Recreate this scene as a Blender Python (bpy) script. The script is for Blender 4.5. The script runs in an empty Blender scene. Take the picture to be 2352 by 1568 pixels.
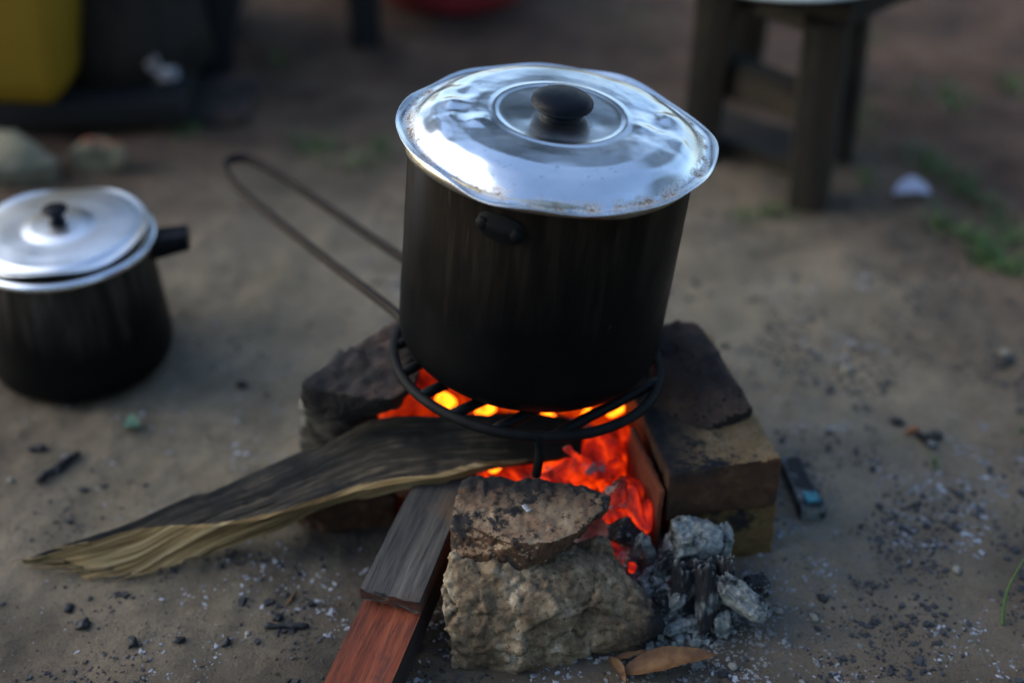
import bpy, bmesh, math, random
from mathutils import Vector, Matrix, Euler, noise
random.seed(7)
sc = bpy.context.scene
COL = sc.collection
PI = math.pi
# ------------------------------------------------------------------ camera
PITCH = math.radians(35.0); HC = 0.895; FPX = 2352*50/36
cd = bpy.data.cameras.new('camera'); cam = bpy.data.objects.new('camera', cd); COL.objects.link(cam)
cam.location = (0, 0, HC); cam.rotation_euler = (PI/2-PITCH, 0, 0)
cd.lens = 50; cd.sensor_width = 36; cd.clip_start = .05; cd.clip_end = 400
cd.dof.use_dof = True; cd.dof.focus_distance = 1.138; cd.dof.aperture_fstop = 1.65; cd.dof.aperture_blades = 9
sc.camera = cam
# ------------------------------------------------------------------ sky, sun, exposure
EXPO = 1.74
SUN_EL, SUN_AZ = math.radians(30), math.radians(-80)      # azimuth from +Y, clockwise positive
world = bpy.data.worlds.new('World'); sc.world = world; world.use_nodes = True
wn = world.node_tree.nodes; wl = world.node_tree.links; wn.clear()
sky = wn.new('ShaderNodeTexSky'); sky.sky_type = 'NISHITA'; sky.sun_disc = False
sky.sun_elevation = SUN_EL; sky.sun_rotation = SUN_AZ; sky.air_density = 1.0; sky.dust_density = 2.2; sky.ozone_density = 2.0
bg = wn.new('ShaderNodeBackground'); bg.inputs[1].default_value = 0.10
wo = wn.new('ShaderNodeOutputWorld'); wl.new(sky.outputs[0], bg.inputs[0]); wl.new(bg.outputs[0], wo.inputs[0])
sd = bpy.data.lights.new('sun', 'SUN'); sun = bpy.data.objects.new('sun', sd); COL.objects.link(sun)
sd.energy = 0.5; sd.angle = math.radians(75); sd.color = (1, .93, .84)
sdir = Vector((math.sin(SUN_AZ)*math.cos(SUN_EL), math.cos(SUN_AZ)*math.cos(SUN_EL), math.sin(SUN_EL)))
sun.rotation_euler = sdir.to_track_quat('Z', 'Y').to_euler()
vs = sc.view_settings; vs.view_transform = 'Standard'; vs.look = 'None'; vs.gamma = 1; vs.exposure = EXPO
vs.use_curve_mapping = False
sc.cycles.max_bounces = 6; sc.cycles.diffuse_bounces = 3; sc.cycles.glossy_bounces = 4
EK = 2.0**(-EXPO)

# ------------------------------------------------------------------ measuring helpers (points of the place read off the photograph)
CP, SP = math.cos(PITCH), math.sin(PITCH)
def ray(px, py):
    x = (px-1176)/FPX; y = (784-py)/FPX
    return Vector((x, CP+y*SP, -(SP-y*CP)))
def P(px, py, z=0.0):
    r = ray(px, py); return Vector((0, 0, HC)) + r*((HC-z)/-r.z)
def PY(px, py, yy):
    r = ray(px, py); return Vector((0, 0, HC)) + r*(yy/r.y)
def fn(p, s=1, o=3, seed=0.0):
    return noise.fractal(Vector(p)*s+Vector((seed*3.1, seed*7.7, seed*1.3)), 1.0, 2.0, o)

# ------------------------------------------------------------------ object helpers
def tag(o, label=None, cat=None, group=None, kind=None):
    if label: o['label'] = label
    if cat: o['category'] = cat
    if group: o['group'] = group
    if kind: o['kind'] = kind
    return o
def empty(name, loc, label, cat, group=None):
    o = bpy.data.objects.new(name, None); COL.objects.link(o); o.location = loc; o.empty_display_size = .05
    return tag(o, label, cat, group)
def link(name, me, mats, parent=None, M=None, smooth=True):
    """mesh coordinates are local to matrix M (world); parent is an object with a plain location"""
    if not isinstance(mats, (list, tuple)): mats = [mats]
    if not me.materials:
        for m in mats: me.materials.append(m)
    if smooth: me.polygons.foreach_set('use_smooth', [True]*len(me.polygons))
    o = bpy.data.objects.new(name, me); COL.objects.link(o)
    M = M or Matrix.Identity(4)
    if parent is not None:
        o.parent = parent
        M = Matrix.Translation(-parent.location) @ M
    o.matrix_basis = M
    return o
def bm_mesh(bm, name):
    me = bpy.data.meshes.new(name); bmesh.ops.recalc_face_normals(bm, faces=bm.faces[:]); bm.to_mesh(me); bm.free(); return me
def vf_mesh(name, vs_, fs):
    me = bpy.data.meshes.new(name); me.from_pydata([tuple(v) for v in vs_], [], fs); me.validate(); me.update(); return me

def lathe(prof, n=96, fz=None, fr=None, cap=True):
    """prof: (r,z) list -> mesh data; fz(r,phi,z)->dz, fr->dr"""
    V = []; F = []
    for (r, z) in prof:
        for k in range(n):
            a = 2*PI*k/n
            dr = fr(r, a, z) if fr else 0; dz = fz(r, a, z) if fz else 0
            V.append(((r+dr)*math.cos(a), (r+dr)*math.sin(a), z+dz))
    m = len(prof)
    for i in range(m-1):
        for k in range(n):
            k2 = (k+1) % n
            F.append((i*n+k, i*n+k2, (i+1)*n+k2, (i+1)*n+k))
    if cap:
        if prof[0][0] < .004: V.append((0, 0, prof[0][1]+(fz(0, 0, prof[0][1]) if fz else 0))); c = len(V)-1; F += [(c, (k+1) % n, k) for k in range(n)]
        if prof[-1][0] < .004: V.append((0, 0, prof[-1][1])); c = len(V)-1; b = (m-1)*n; F += [(c, b+k, b+(k+1) % n) for k in range(n)]
    return V, F
def lathe_obj(name, prof, mat, parent, M, n=96, fz=None, fr=None):
    V, F = lathe(prof, n, fz, fr); me = vf_mesh(name, V, F)
    bm = bmesh.new(); bm.from_mesh(me); bmesh.ops.recalc_face_normals(bm, faces=bm.faces[:]); bm.to_mesh(me); bm.free()
    return link(name, me, mat, parent, M)
def spline(pts, n=8, closed=False):
    out = []; L = len(pts); pts = [Vector(p) for p in pts]
    rng = range(L) if closed else range(L-1)
    for i in rng:
        g = lambda j: pts[j % L] if closed else pts[max(0, min(L-1, j))]
        p0, p1, p2, p3 = g(i-1), g(i), g(i+1), g(i+2)
        for k in range(n):
            t = k/n
            out.append(.5*((2*p1)+(-p0+p2)*t+(2*p0-5*p1+4*p2-p3)*t*t+(-p0+3*p1-3*p2+p3)*t**3))
    if not closed: out.append(pts[-1])
    return out
def tube(name, pts, r, mat, parent=None, M=None, seg=12, closed=False, wob=0.0):
    V = []; F = []; n = len(pts); up = Vector((0, 0, 1))
    rr = r if callable(r) else (lambda t: r)
    for i, p in enumerate(pts):
        p = Vector(p)
        a = Vector(pts[(i-1) % n]) if (closed or i > 0) else p
        b = Vector(pts[(i+1) % n]) if (closed or i < n-1) else p
        t = (b-a).normalized(); s = t.cross(up)
        if s.length < .05: s = t.cross(Vector((1, 0, 0)))
        s.normalize(); u = s.cross(t)
        R = rr(i/(n-1))
        for k in range(seg):
            an = 2*PI*k/seg; q = p+(s*math.cos(an)+u*math.sin(an))*R
            if wob: q += (q-p)*wob*fn(q, 90, 3)
            V.append(q)
    for i in range(n if closed else n-1):
        for k in range(seg):
            k2 = (k+1) % seg; j = (i+1) % n
            F.append((i*seg+k, i*seg+k2, j*seg+k2, j*seg+k))
    if not closed:
        F.append(tuple(reversed(range(seg)))); F.append(tuple(range((n-1)*seg, n*seg)))
    return link(name, vf_mesh(name, V, F), mat, parent, M)

def hull_mesh(name, pts, voxel=.003, smooth=4, disp=((.004, 25, 4),), seed=0, ridge=None, facets=()):
    c = sum((Vector(p) for p in pts), Vector())/len(pts); base = Vector((c.x, c.y, min(p[2] for p in pts)))
    bm = bmesh.new()
    for p in pts: bm.verts.new(Vector(p)-base)
    r = bmesh.ops.convex_hull(bm, input=bm.verts[:])
    bmesh.ops.delete(bm, geom=list({g for g in r['geom_interior'] if isinstance(g, bmesh.types.BMVert)}), context='VERTS')
    me = bm_mesh(bm, name+'_tmp'); t = bpy.data.objects.new('tmp', me); COL.objects.link(t)
    md = t.modifiers.new('r', 'REMESH'); md.mode = 'VOXEL'; md.voxel_size = voxel
    dg = bpy.context.evaluated_depsgraph_get(); dg.update()
    m2 = bpy.data.meshes.new_from_object(t.evaluated_get(dg)); bpy.data.objects.remove(t); bpy.data.meshes.remove(me)
    bm = bmesh.new(); bm.from_mesh(m2)
    for _ in range(smooth): bmesh.ops.smooth_vert(bm, verts=bm.verts[:], factor=.5, use_axis_x=True, use_axis_y=True, use_axis_z=True)
    bm.normal_update()
    newp = []
    for v in bm.verts:
        d = 0
        for a, s, o in disp: d += a*fn(v.co, s, o, seed)
        if ridge:
            a, s = ridge
            d -= a*max(0, 1-abs(fn(v.co, s, 3, seed+5))*6)
        for fa, fs_ in facets:
            q = v.co*fs_+Vector((seed, seed*2.3, 0)); q += .35*Vector((fn(q, .8, 2, 1), fn(q, .8, 2, 2), fn(q, .8, 2, 3)))
            ds, cs = noise.voronoi(q); hv = noise.cell_vector(cs[0]*7.31)
            d += fa*((q-cs[0]).dot(hv*2-Vector((1, 1, 1)))+.35*(hv.x-.5))
            d -= fa*.55*max(0, 1-(ds[1]-ds[0])/.10)
        newp.append(v.co+v.normal*d)
    for v, p in zip(bm.verts, newp): v.co = p
    bm.to_mesh(m2); bm.free(); m2.name = name
    return m2, base
def rock(name, pts, mat, label, cat, group=None, **kw):
    me, base = hull_mesh(name, pts, **kw)
    o = link(name, me, mat, None, Matrix.Translation(base)); return tag(o, label, cat, group)
def lump_mesh(name, dims, seed, sub=3, amp=.35, box=.0):
    """small irregular chunk: icosphere squared off towards a block, dims = half sizes"""
    bm = bmesh.new(); bmesh.ops.create_icosphere(bm, subdivisions=sub, radius=1)
    for v in bm.verts:
        p = v.co.copy()
        if box: m = max(abs(p.x), abs(p.y), abs(p.z)); p = p.lerp(p/m, box)
        p *= 1+amp*fn(p, 1.1, 4, seed)+amp*.16*fn(p, 4, 3, seed+3)
        v.co = Vector((p.x*dims[0], p.y*dims[1], p.z*dims[2]))
    return bm_mesh(bm, name)
def frame_from(a, b, up=(0, 0, 1), roll=0):
    a = Vector(a); b = Vector(b); x = (b-a).normalized(); u = Vector(up); y = u.cross(x).normalized(); z = x.cross(y)
    if roll: q = Matrix.Rotation(roll, 3, x); y = q @ y; z = q @ z
    M = Matrix((x, y, z)).transposed().to_4x4(); M.translation = a
    return M, (b-a).length
def beam(name, a, b, w, h, mat, parent=None, nl=60, nw=10, nh=5, amp=.0012, fs=60, w2=None, h2=None, seed=0, roll=0, up=(0, 0, 1), round_=0, jag=.0):
    """squared timber: a->b runs along the middle of its top face; local x is the grain"""
    M, L = frame_from(a, b, up, roll); w2 = w2 or w; h2 = h2 or h
    ring = []
    for i in range(nw): ring.append((-.5+i/nw, 0))
    for i in range(nh): ring.append((.5, -i/nh))
    for i in range(nw): ring.append((.5-i/nw, -1))
    for i in range(nh): ring.append((-.5, -1+i/nh))
    V = []; F = []; n = len(ring)
    for i in range(nl+1):
        t = i/nl; W = w+(w2-w)*t; H = h+(h2-h)*t
        for (u, v) in ring:
            cx, cz = u, v+.5
            if round_:
                l = math.hypot(cx, cz); m = max(abs(cx), abs(cz)); k = 1+(m/l-1)*round_; cx *= k; cz *= k
            p = Vector((t*L, cx*W, cz*H-.5*H))
            q = Vector((p.x*.15, p.y, p.z))
            d = amp*fn(q, fs, 4, seed)+amp*.8*fn(p, fs*.25, 2, seed+2)
            nrm = Vector((0, cx, cz)).normalized()
            e = 0
            if i in (0, nl) and jag: e = jag*fn(Vector((0, p.y*3, p.z)), 60, 3, seed+9)*(1 if i else -1)
            V.append(p+nrm*d+Vector((e, 0, 0)))
    for i in range(nl):
        for k in range(n):
            k2 = (k+1) % n
            F.append((i*n+k, (i+1)*n+k, (i+1)*n+k2, i*n+k2))
    for i, rv in ((0, False), (nl, True)):
        V.append(sum((V[i*n+k] for k in range(n)), Vector())/n); c = len(V)-1
        for k in range(n):
            f = (c, i*n+k, i*n+(k+1) % n); F.append(tuple(reversed(f)) if rv else f)
    me = vf_mesh(name, V, F)
    o = link(name, me, mat, parent, M)
    try: me.set_sharp_from_angle(angle=math.radians(50))
    except Exception: pass
    return o

# ------------------------------------------------------------------ materials
class Mat:
    def __init__(s, name, rough=.8, metal=0.0, base=(.2, .2, .2)):
        s.m = bpy.data.materials.new(name); s.m.use_nodes = True; s.n = s.m.node_tree.nodes; s.l = s.m.node_tree.links
        s.b = s.n['Principled BSDF']; s.b.inputs['Roughness'].default_value = rough; s.b.inputs['Metallic'].default_value = metal
        s.b.inputs['Base Color'].default_value = (*base, 1); s.tc = s.n.new('ShaderNodeTexCoord'); s.bumpn = None
    def coord(s, kind='Object', scale=(1, 1, 1), loc=(0, 0, 0)):
        mp = s.n.new('ShaderNodeMapping'); mp.inputs['Scale'].default_value = scale; mp.inputs['Location'].default_value = loc
        s.l.new(s.tc.outputs[kind], mp.inputs[0]); return mp.outputs[0]
    def noise(s, scale, detail=4, rough=.55, co=None, dist=0.0):
        t = s.n.new('ShaderNodeTexNoise'); t.inputs['Scale'].default_value = scale; t.inputs['Detail'].default_value = detail
        t.inputs['Roughness'].default_value = rough; t.inputs['Distortion'].default_value = dist
        s.l.new(co if co is not None else s.coord(), t.inputs['Vector']); return t.outputs['Fac']
    def voro(s, scale, feat='F1', co=None, out='Distance', rnd=1.0):
        t = s.n.new('ShaderNodeTexVoronoi'); t.feature = feat; t.inputs['Scale'].default_value = scale; t.inputs['Randomness'].default_value = rnd
        s.l.new(co if co is not None else s.coord(), t.inputs['Vector']); return t.outputs[out]
    def ramp(s, fac, stops):
        r = s.n.new('ShaderNodeValToRGB'); e = r.color_ramp.elements
        while len(e) < len(stops): e.new(.5)
        for i, (p, c) in enumerate(stops):
            e[i].position = p; c = (c, c, c) if isinstance(c, (int, float)) else c; e[i].color = (*c, 1)
        s.l.new(fac, r.inputs[0]); return r.outputs[0]
    def mix(s, fac, a, b, mode='MIX'):
        x = s.n.new('ShaderNodeMix'); x.data_type = 'RGBA'; x.blend_type = mode
        for sock, val in ((0, fac), (6, a), (7, b)):
            if isinstance(val, (int, float)): x.inputs[sock].default_value = val if sock == 0 else (val, val, val, 1)
            elif isinstance(val, tuple): x.inputs[sock].default_value = (*val, 1)
            else: s.l.new(val, x.inputs[sock])
        return x.outputs[2]
    def math(s, op, a, b=None, clamp=False):
        x = s.n.new('ShaderNodeMath'); x.operation = op; x.use_clamp = clamp
        for i, val in enumerate((a, b)):
            if val is None: continue
            if isinstance(val, (int, float)): x.inputs[i].default_value = val
            else: s.l.new(val, x.inputs[i])
        return x.outputs[0]
    def sep(s, co, ax):
        x = s.n.new('ShaderNodeSeparateXYZ'); s.l.new(co, x.inputs[0]); return x.outputs[ax]
    def attr(s, name):
        x = s.n.new('ShaderNodeAttribute'); x.attribute_name = name; return x.outputs['Fac']
    def length(s, co):
        x = s.n.new('ShaderNodeVectorMath'); x.operation = 'LENGTH'; s.l.new(co, x.inputs[0]); return x.outputs['Value']
    def maprange(s, v, a, b, c=0, d=1):
        x = s.n.new('ShaderNodeMapRange'); s.l.new(v, x.inputs[0])
        for i, q in enumerate((a, b, c, d)): x.inputs[i+1].default_value = q
        return x.outputs[0]
    def base(s, c): s.l.new(c, s.b.inputs['Base Color']); return s
    def rough(s, c): s.l.new(c, s.b.inputs['Roughness']); return s
    def metal(s, c): s.l.new(c, s.b.inputs['Metallic']); return s
    def bump(s, h, strength=.4, dist=.002):
        b = s.n.new('ShaderNodeBump'); b.inputs['Strength'].default_value = strength; b.inputs['Distance'].default_value = dist
        s.l.new(h, b.inputs['Height'])
        if s.bumpn is not None: s.l.new(s.bumpn.outputs[0], b.inputs['Normal'])
        s.bumpn = b; s.l.new(b.outputs[0], s.b.inputs['Normal']); return s
    def emit(s, c, strength=1.0):
        if isinstance(c, tuple): s.b.inputs['Emission Color'].default_value = (*c, 1)
        else: s.l.new(c, s.b.inputs['Emission Color'])
        s.b.inputs['Emission Strength'].default_value = strength; return s

# lid aluminium
def aluminium(name, R, grime=True):
    m = Mat(name, metal=1)
    co = m.coord(); pl = m.coord(scale=(1, 1, 0)); r = m.length(pl)
    c = m.ramp(m.noise(22, 5, .6, co), [(.3, (.74, .80, .84)), (.7, (.93, .96, .97))])
    spots = m.ramp(m.noise(150, 3, .6, co), [(.63, 0.0), (.70, 1.0)])
    c = m.mix(m.math('MULTIPLY', spots, .5), c, (.42, .47, .50))
    ro = m.ramp(m.noise(14, 5, .6, co), [(.3, .15), (.7, .27)] if grime else [(.3, .27), (.7, .38)])
    if grime:
        band = m.math('MULTIPLY', m.maprange(r, R*.875, R*.92), m.maprange(r, R*.97, R*.94))
        g = m.ramp(m.noise(38, 6, .75, co), [(.44, 0.0), (.56, 1.0)])
        fine = m.ramp(m.noise(420, 3, .6, co), [(.40, .25), (.55, 1.0)])
        gm = m.math('MULTIPLY', m.math('MULTIPLY', band, g), fine)
        c = m.mix(gm, c, (.17, .10, .03)); ro = m.mix(gm, ro, .8)
        m.metal(m.math('SUBTRACT', 1.0, gm))
        # pale limescale drops
        lime = m.ramp(m.noise(9, 2, .5, m.coord(loc=(3.3, 1.1, 0))), [(.66, 0.0), (.70, .6)])
        c = m.mix(lime, c, (.72, .74, .66)); 
        fl = m.ramp(m.voro(60, co=co), [(.07, 1.0), (.1, 0.0)])
        c = m.mix(m.math('MULTIPLY', fl, .5), c, (.8, .8, .72))
    m.base(c).rough(ro)
    m.bump(m.noise(60, 4, .6, co), .12, .001); m.bump(m.noise(500, 2, .5, co), .05, .0003)
    return m.m
M_LID = aluminium('lid_aluminium', .13)
M_LID2 = aluminium('small_lid_aluminium', .1, False)
m = Mat('bakelite_black', rough=.42, base=(.008, .011, .015)); m.b.inputs['Specular IOR Level'].default_value = .15; m.rough(m.ramp(m.noise(60, 4), [(.35, .33), (.7, .55)]))
w_ = m.ramp(m.noise(240, 3, .7), [(.66, 0.0), (.72, 1.0)]); m.base(m.mix(m.math('MULTIPLY', w_, .5), (.0025, .0045, .0085), (.10, .11, .11))); M_BLACK = m.m
def sooty_pot(name, H, top=(.032, .026, .019), start=.35, full=.8):
    m = Mat(name); co = m.coord(); z = m.sep(co, 2)
    st = m.noise(1, 5, .65, m.coord(scale=(55, 55, 5)))
    st2 = m.noise(1, 3, .6, m.coord(scale=(14, 14, 6), loc=(4, 0, 0)))
    hgt = m.math('ADD', m.math('DIVIDE', z, H), m.math('ADD', m.math('MULTIPLY', st, .5), m.math('MULTIPLY', st2, .55)))
    k = m.maprange(hgt, start+.5, full+.7)
    tc_ = m.ramp(st, [(.35, tuple(v*.45 for v in top)), (.52, top), (.62, tuple(v*1.7 for v in top)), (.7, (top[0]*1.5, top[1]*1.05, top[2]*.7))])
    soot = m.ramp(m.noise(30, 5), [(.3, (.0008, .0014, .0022)), (.7, (.0028, .0033, .004))])
    flake = m.ramp(m.noise(45, 6, .7, m.coord(loc=(2, 5, 1))), [(.70, 0.0), (.74, .5)])
    c = m.mix(k, soot, tc_); dr = m.ramp(m.noise(1, 4, .6, m.coord(scale=(75, 75, 7), loc=(9, 2, 1))), [(.655, 0.0), (.69, .45)]); c = m.mix(m.math('MULTIPLY', dr, k), c, (.13, .11, .085)); c = m.mix(m.math('MULTIPLY', flake, .35), c, (.12, .11, .10))
    m.b.inputs['Specular IOR Level'].default_value = .12
    m.base(c).metal(m.math('MULTIPLY', k, .6)).rough(m.mix(k, m.ramp(m.noise(12, 4), [(.3, .34), (.7, .6)]), m.ramp(st, [(.3, .28), (.7, .48)])))
    m.bump(m.noise(1, 3, .5, m.coord(scale=(200, 200, 30))), .1, .0006); m.bump(m.noise(120, 4), .15, .0006)
    return m.m
M_POT = sooty_pot('sooty_pot_metal', .21, top=(.027, .022, .016), start=.46, full=1.05)
M_POT2 = sooty_pot('sooty_small_pot_metal', .152, top=(.075, .072, .062), start=.42, full=1.12)
m = Mat('pot_rim_metal', metal=.9, rough=.35); co = m.coord()
m.base(m.ramp(m.noise(30, 5, .7, co), [(.35, (.25, .20, .10)), (.5, (.5, .48, .38)), (.7, (.6, .62, .6))])); M_RIM = m.m
m = Mat('small_pot_rim_metal', metal=1, rough=.22, base=(.75, .8, .84)); m.bump(m.noise(40, 3), .1, .001); M_RIM2 = m.m
m = Mat('blackened_iron', rough=.6); m.b.inputs['Specular IOR Level'].default_value = .12; m.base(m.ramp(m.noise(60, 5), [(.3, (.003, .004, .005)), (.65, (.007, .009, .010)), (.8, (.012, .010, .009))])); m.b.inputs['Metallic'].default_value = .0; m.bump(m.noise(180, 4), .35, .0008); M_IRON = m.m
m = Mat('rusty_wire', rough=.6, metal=.0); m.b.inputs['Specular IOR Level'].default_value = .2; m.base(m.ramp(m.noise(50, 5), [(.3, (.007, .005, .004)), (.7, (.024, .016, .011))])); m.bump(m.noise(180, 4), .3, .0008); M_WIRE = m.m

def stone(name, cols, soot=None, scale=30, bumps=.5, rough=.9, sootcol=(.008, .009, .011), speck=(260, .57, .63), vein=None):
    m = Mat(name, rough=rough); co = m.coord()
    c = m.ramp(m.noise(scale, 7, .68, co), cols)
    sp = m.ramp(m.noise(speck[0], 4, .7, co), [(speck[1], 0.0), (speck[2], .7)])
    c = m.mix(sp, c, tuple(v*.35 for v in cols[0][1]))
    if soot:
        s = m.ramp(m.noise(soot[0], 7, .72, m.coord(loc=(7, 2, 3))), [(soot[1], 0.0), (soot[2], 1.0)])
        if len(soot) > 3:   # soot concentrated towards the fire side: extra term along one object axis
            ax, a0, a1 = soot[3]
            s = m.math('MAXIMUM', s, m.maprange(m.math('ADD', m.sep(co, ax), m.math('MULTIPLY', m.noise(26, 5, .7, co), .06)), a0, a1))
        c = m.mix(s, c, sootcol)
    c = m.mix(1.0, c, (.74, .74, .74), 'MULTIPLY')
    m.base(c); m.bump(m.noise(scale*2, 8, .7, co), bumps, .004); m.bump(m.noise(420, 4, .7, co), bumps*.6, .001)
    return m.m
M_LIME = stone('pale_limestone', [(.30, (.07, .045, .026)), (.43, (.16, .115, .068)), (.53, (.27, .205, .125)), (.62, (.42, .35, .24)), (.70, (.62, .58, .47))], soot=(16, .62, .68, (0, .088, .112)), scale=50, bumps=.55)
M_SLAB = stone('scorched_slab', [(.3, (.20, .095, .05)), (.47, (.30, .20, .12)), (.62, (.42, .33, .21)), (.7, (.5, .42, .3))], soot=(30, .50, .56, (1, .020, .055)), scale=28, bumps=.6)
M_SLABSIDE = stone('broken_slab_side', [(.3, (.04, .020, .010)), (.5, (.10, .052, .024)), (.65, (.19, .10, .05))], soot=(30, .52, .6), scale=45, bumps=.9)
M_DARKSTONE = stone('soot_dark_stone', [(.3, (.012, .009, .008)), (.5, (.036, .027, .023)), (.64, (.12, .075, .055))], soot=(14, .44, .60), scale=18, bumps=.6)
M_DARKSTONE2 = stone('soot_brown_stone', [(.3, (.02, .013, .010)), (.5, (.055, .034, .025)), (.66, (.13, .078, .052))], soot=(9, .45, .62), scale=12, bumps=.5)
M_PALE = stone('pale_grey_stone', [(.3, (.10, .095, .08)), (.6, (.21, .21, .18)), (.7, (.30, .29, .25))], soot=(15, .50, .60, (0, -.015, .02)), scale=26)
M_BRICK = stone('fired_brick', [(.3, (.028, .011, .005)), (.5, (.075, .032, .012)), (.7, (.14, .070, .03))], soot=(13, .52, .66), scale=24, bumps=.35)
M_BRICKTOP = stone('sanded_brick', [(.3, (.18, .105, .045)), (.5, (.33, .20, .085)), (.7, (.45, .30, .15))], soot=(13, .52, .60, (0, .045, .0)), scale=20, bumps=.3)
M_TILE2 = stone('firelit_clay_slab', [(.3, (.13, .03, .010)), (.5, (.22, .055, .02)), (.7, (.30, .09, .035))], soot=(15, .70, .80), scale=16, bumps=.3)  # coal light and missing skylight painted into the darker red clay colour
M_BRICK2 = stone('yellow_brick', [(.3, (.07, .042, .012)), (.5, (.16, .10, .030)), (.7, (.24, .165, .065))], soot=(15, .54, .60), scale=20, bumps=.35)
M_TILE = stone('clay_slab', [(.3, (.26, .075, .03)), (.5, (.38, .12, .05)), (.7, (.44, .17, .08))], soot=(15, .68, .80), scale=16, bumps=.3)
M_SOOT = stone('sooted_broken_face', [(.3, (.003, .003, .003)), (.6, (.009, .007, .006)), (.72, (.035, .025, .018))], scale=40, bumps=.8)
M_PEBBLE = stone('pebble_stone', [(.3, (.24, .24, .20)), (.6, (.36, .36, .30)), (.7, (.46, .47, .42))], scale=60, bumps=.2)
M_LEFTSTONE = stone('pale_garden_stone', [(.3, (.15, .15, .10)), (.55, (.28, .28, .20)), (.7, (.38, .38, .30))], scale=16, bumps=.5)

def wood(name, cols, stretch=(3, 60, 60), kind='Object', char=None, bumps=.5, rough=.85, blot=None):
    m = Mat(name, rough=rough); co = m.coord(kind, stretch)
    g = m.math('ADD', m.math('MULTIPLY', m.noise(1, 6, .68, co, .3), .6), m.math('MULTIPLY', m.noise(1, 4, .6, m.coord(kind, tuple(v*.28 for v in stretch))), .4)); c = m.ramp(g, [(.5+(p_-.5)*.72, q_) for p_, q_ in cols])
    lines = m.ramp(m.noise(1, 3, .6, m.coord(kind, tuple(v*4 for v in stretch))), [(.36, .35), (.5, 1.0)])
    c = m.mix(.75, c, m.mix(1.0, c, lines, 'MULTIPLY'))
    if blot:
        b = m.ramp(m.noise(blot[0], 5, .65, m.coord('Object')), [(blot[1], 0.0), (blot[2], .85)]); c = m.mix(b, c, blot[3])
    if char: # charring carried by a per-vertex value
        a = m.math('ADD', m.attr('char'), m.math('MULTIPLY', m.math('SUBTRACT', m.noise(28, 5, .7, m.coord('Object')), .5), .9))
        c = m.mix(m.maprange(a, .4, .75), c, (.006, .006, .006))
    c = m.mix(1.0, c, (.72, .72, .72), 'MULTIPLY')
    m.base(c); m.bump(m.noise(1, 5, .7, m.coord(kind, tuple(v*2 for v in stretch))), bumps, .003)
    return m
m = wood('weathered_firewood', [(.34, (.008, .010, .011)), (.46, (.030, .031, .028)), (.56, (.085, .074, .058)), (.66, (.19, .155, .11))], (16, 240, 1), 'UV', True, .9, blot=(13, .46, .60, (.010, .015, .020)))
# fresh split face of the same log (value stored on the mesh), mixed in before charring
bare_c = m.ramp(m.noise(1, 6, .65, m.coord('UV', (6, 260, 1)), .6), [(.36, (.045, .028, .010)), (.47, (.18, .125, .052)), (.56, (.34, .26, .13)), (.68, (.48, .40, .24))])
old = m.b.inputs['Base Color'].links[0].from_socket
a_ = m.math('ADD', m.attr('bare'), m.math('MULTIPLY', m.math('SUBTRACT', m.noise(1, 5, .7, m.coord('UV', (35, 120, 1))), .5), .5))
fac_b = m.maprange(a_, .48, .54)
cc = m.math('ADD', m.attr('char'), m.math('MULTIPLY', m.math('SUBTRACT', m.noise(28, 5, .7), .5), .8))
bare_c = m.mix(m.maprange(cc, .5, .8), bare_c, (.008, .007, .006))
m.base(m.mix(fac_b, old, bare_c)); M_LOG = m.m
m.b.inputs['Specular IOR Level'].default_value = .25
M_GREYPLANK = wood('grey_weathered_plank', [(.3, (.022, .023, .024)), (.48, (.058, .060, .060)), (.62, (.11, .108, .10)), (.75, (.17, .155, .13))], (7, 110, 110), 'Object', True, .6, blot=(14, .58, .70, (.13, .085, .05))).m
M_REDWOOD = wood('red_timber', [(.3, (.12, .024, .009)), (.5, (.25, .052, .019)), (.65, (.34, .088, .036)), (.75, (.42, .16, .08))], (7, 70, 70), 'Object', False, .4, blot=(26, .56, .70, (.07, .03, .03))).m
M_REDEND = wood('plank_end_grain', [(.3, (.04, .012, .007)), (.6, (.09, .028, .015)), (.8, (.14, .05, .025))], (40, 60, 60)).m
M_BARK = wood('dark_plank_side', [(.3, (.012, .009, .007)), (.6, (.03, .022, .016)), (.8, (.06, .04, .028))], (5, 60, 60)).m
M_STOOL = wood('old_stool_wood', [(.3, (.005, .004, .003)), (.5, (.022, .017, .010)), (.7, (.055, .042, .022))], (4, 40, 40), blot=(12, .5, .65, (.012, .011, .009))).m
M_DARKWOOD = wood('dark_bench_wood', [(.3, (.003, .004, .0045)), (.6, (.009, .012, .013)), (.8, (.018, .020, .020))], (4, 40, 40)).m
M_BROWNWOOD = wood('brown_stump_wood', [(.3, (.012, .010, .007)), (.6, (.032, .025, .018)), (.8, (.05, .04, .028))], (40, 40, 5)).m
M_CHIP = wood('orange_wood_chip', [(.3, (.35, .13, .05)), (.7, (.55, .25, .11))], (30, 200, 200)).m

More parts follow.
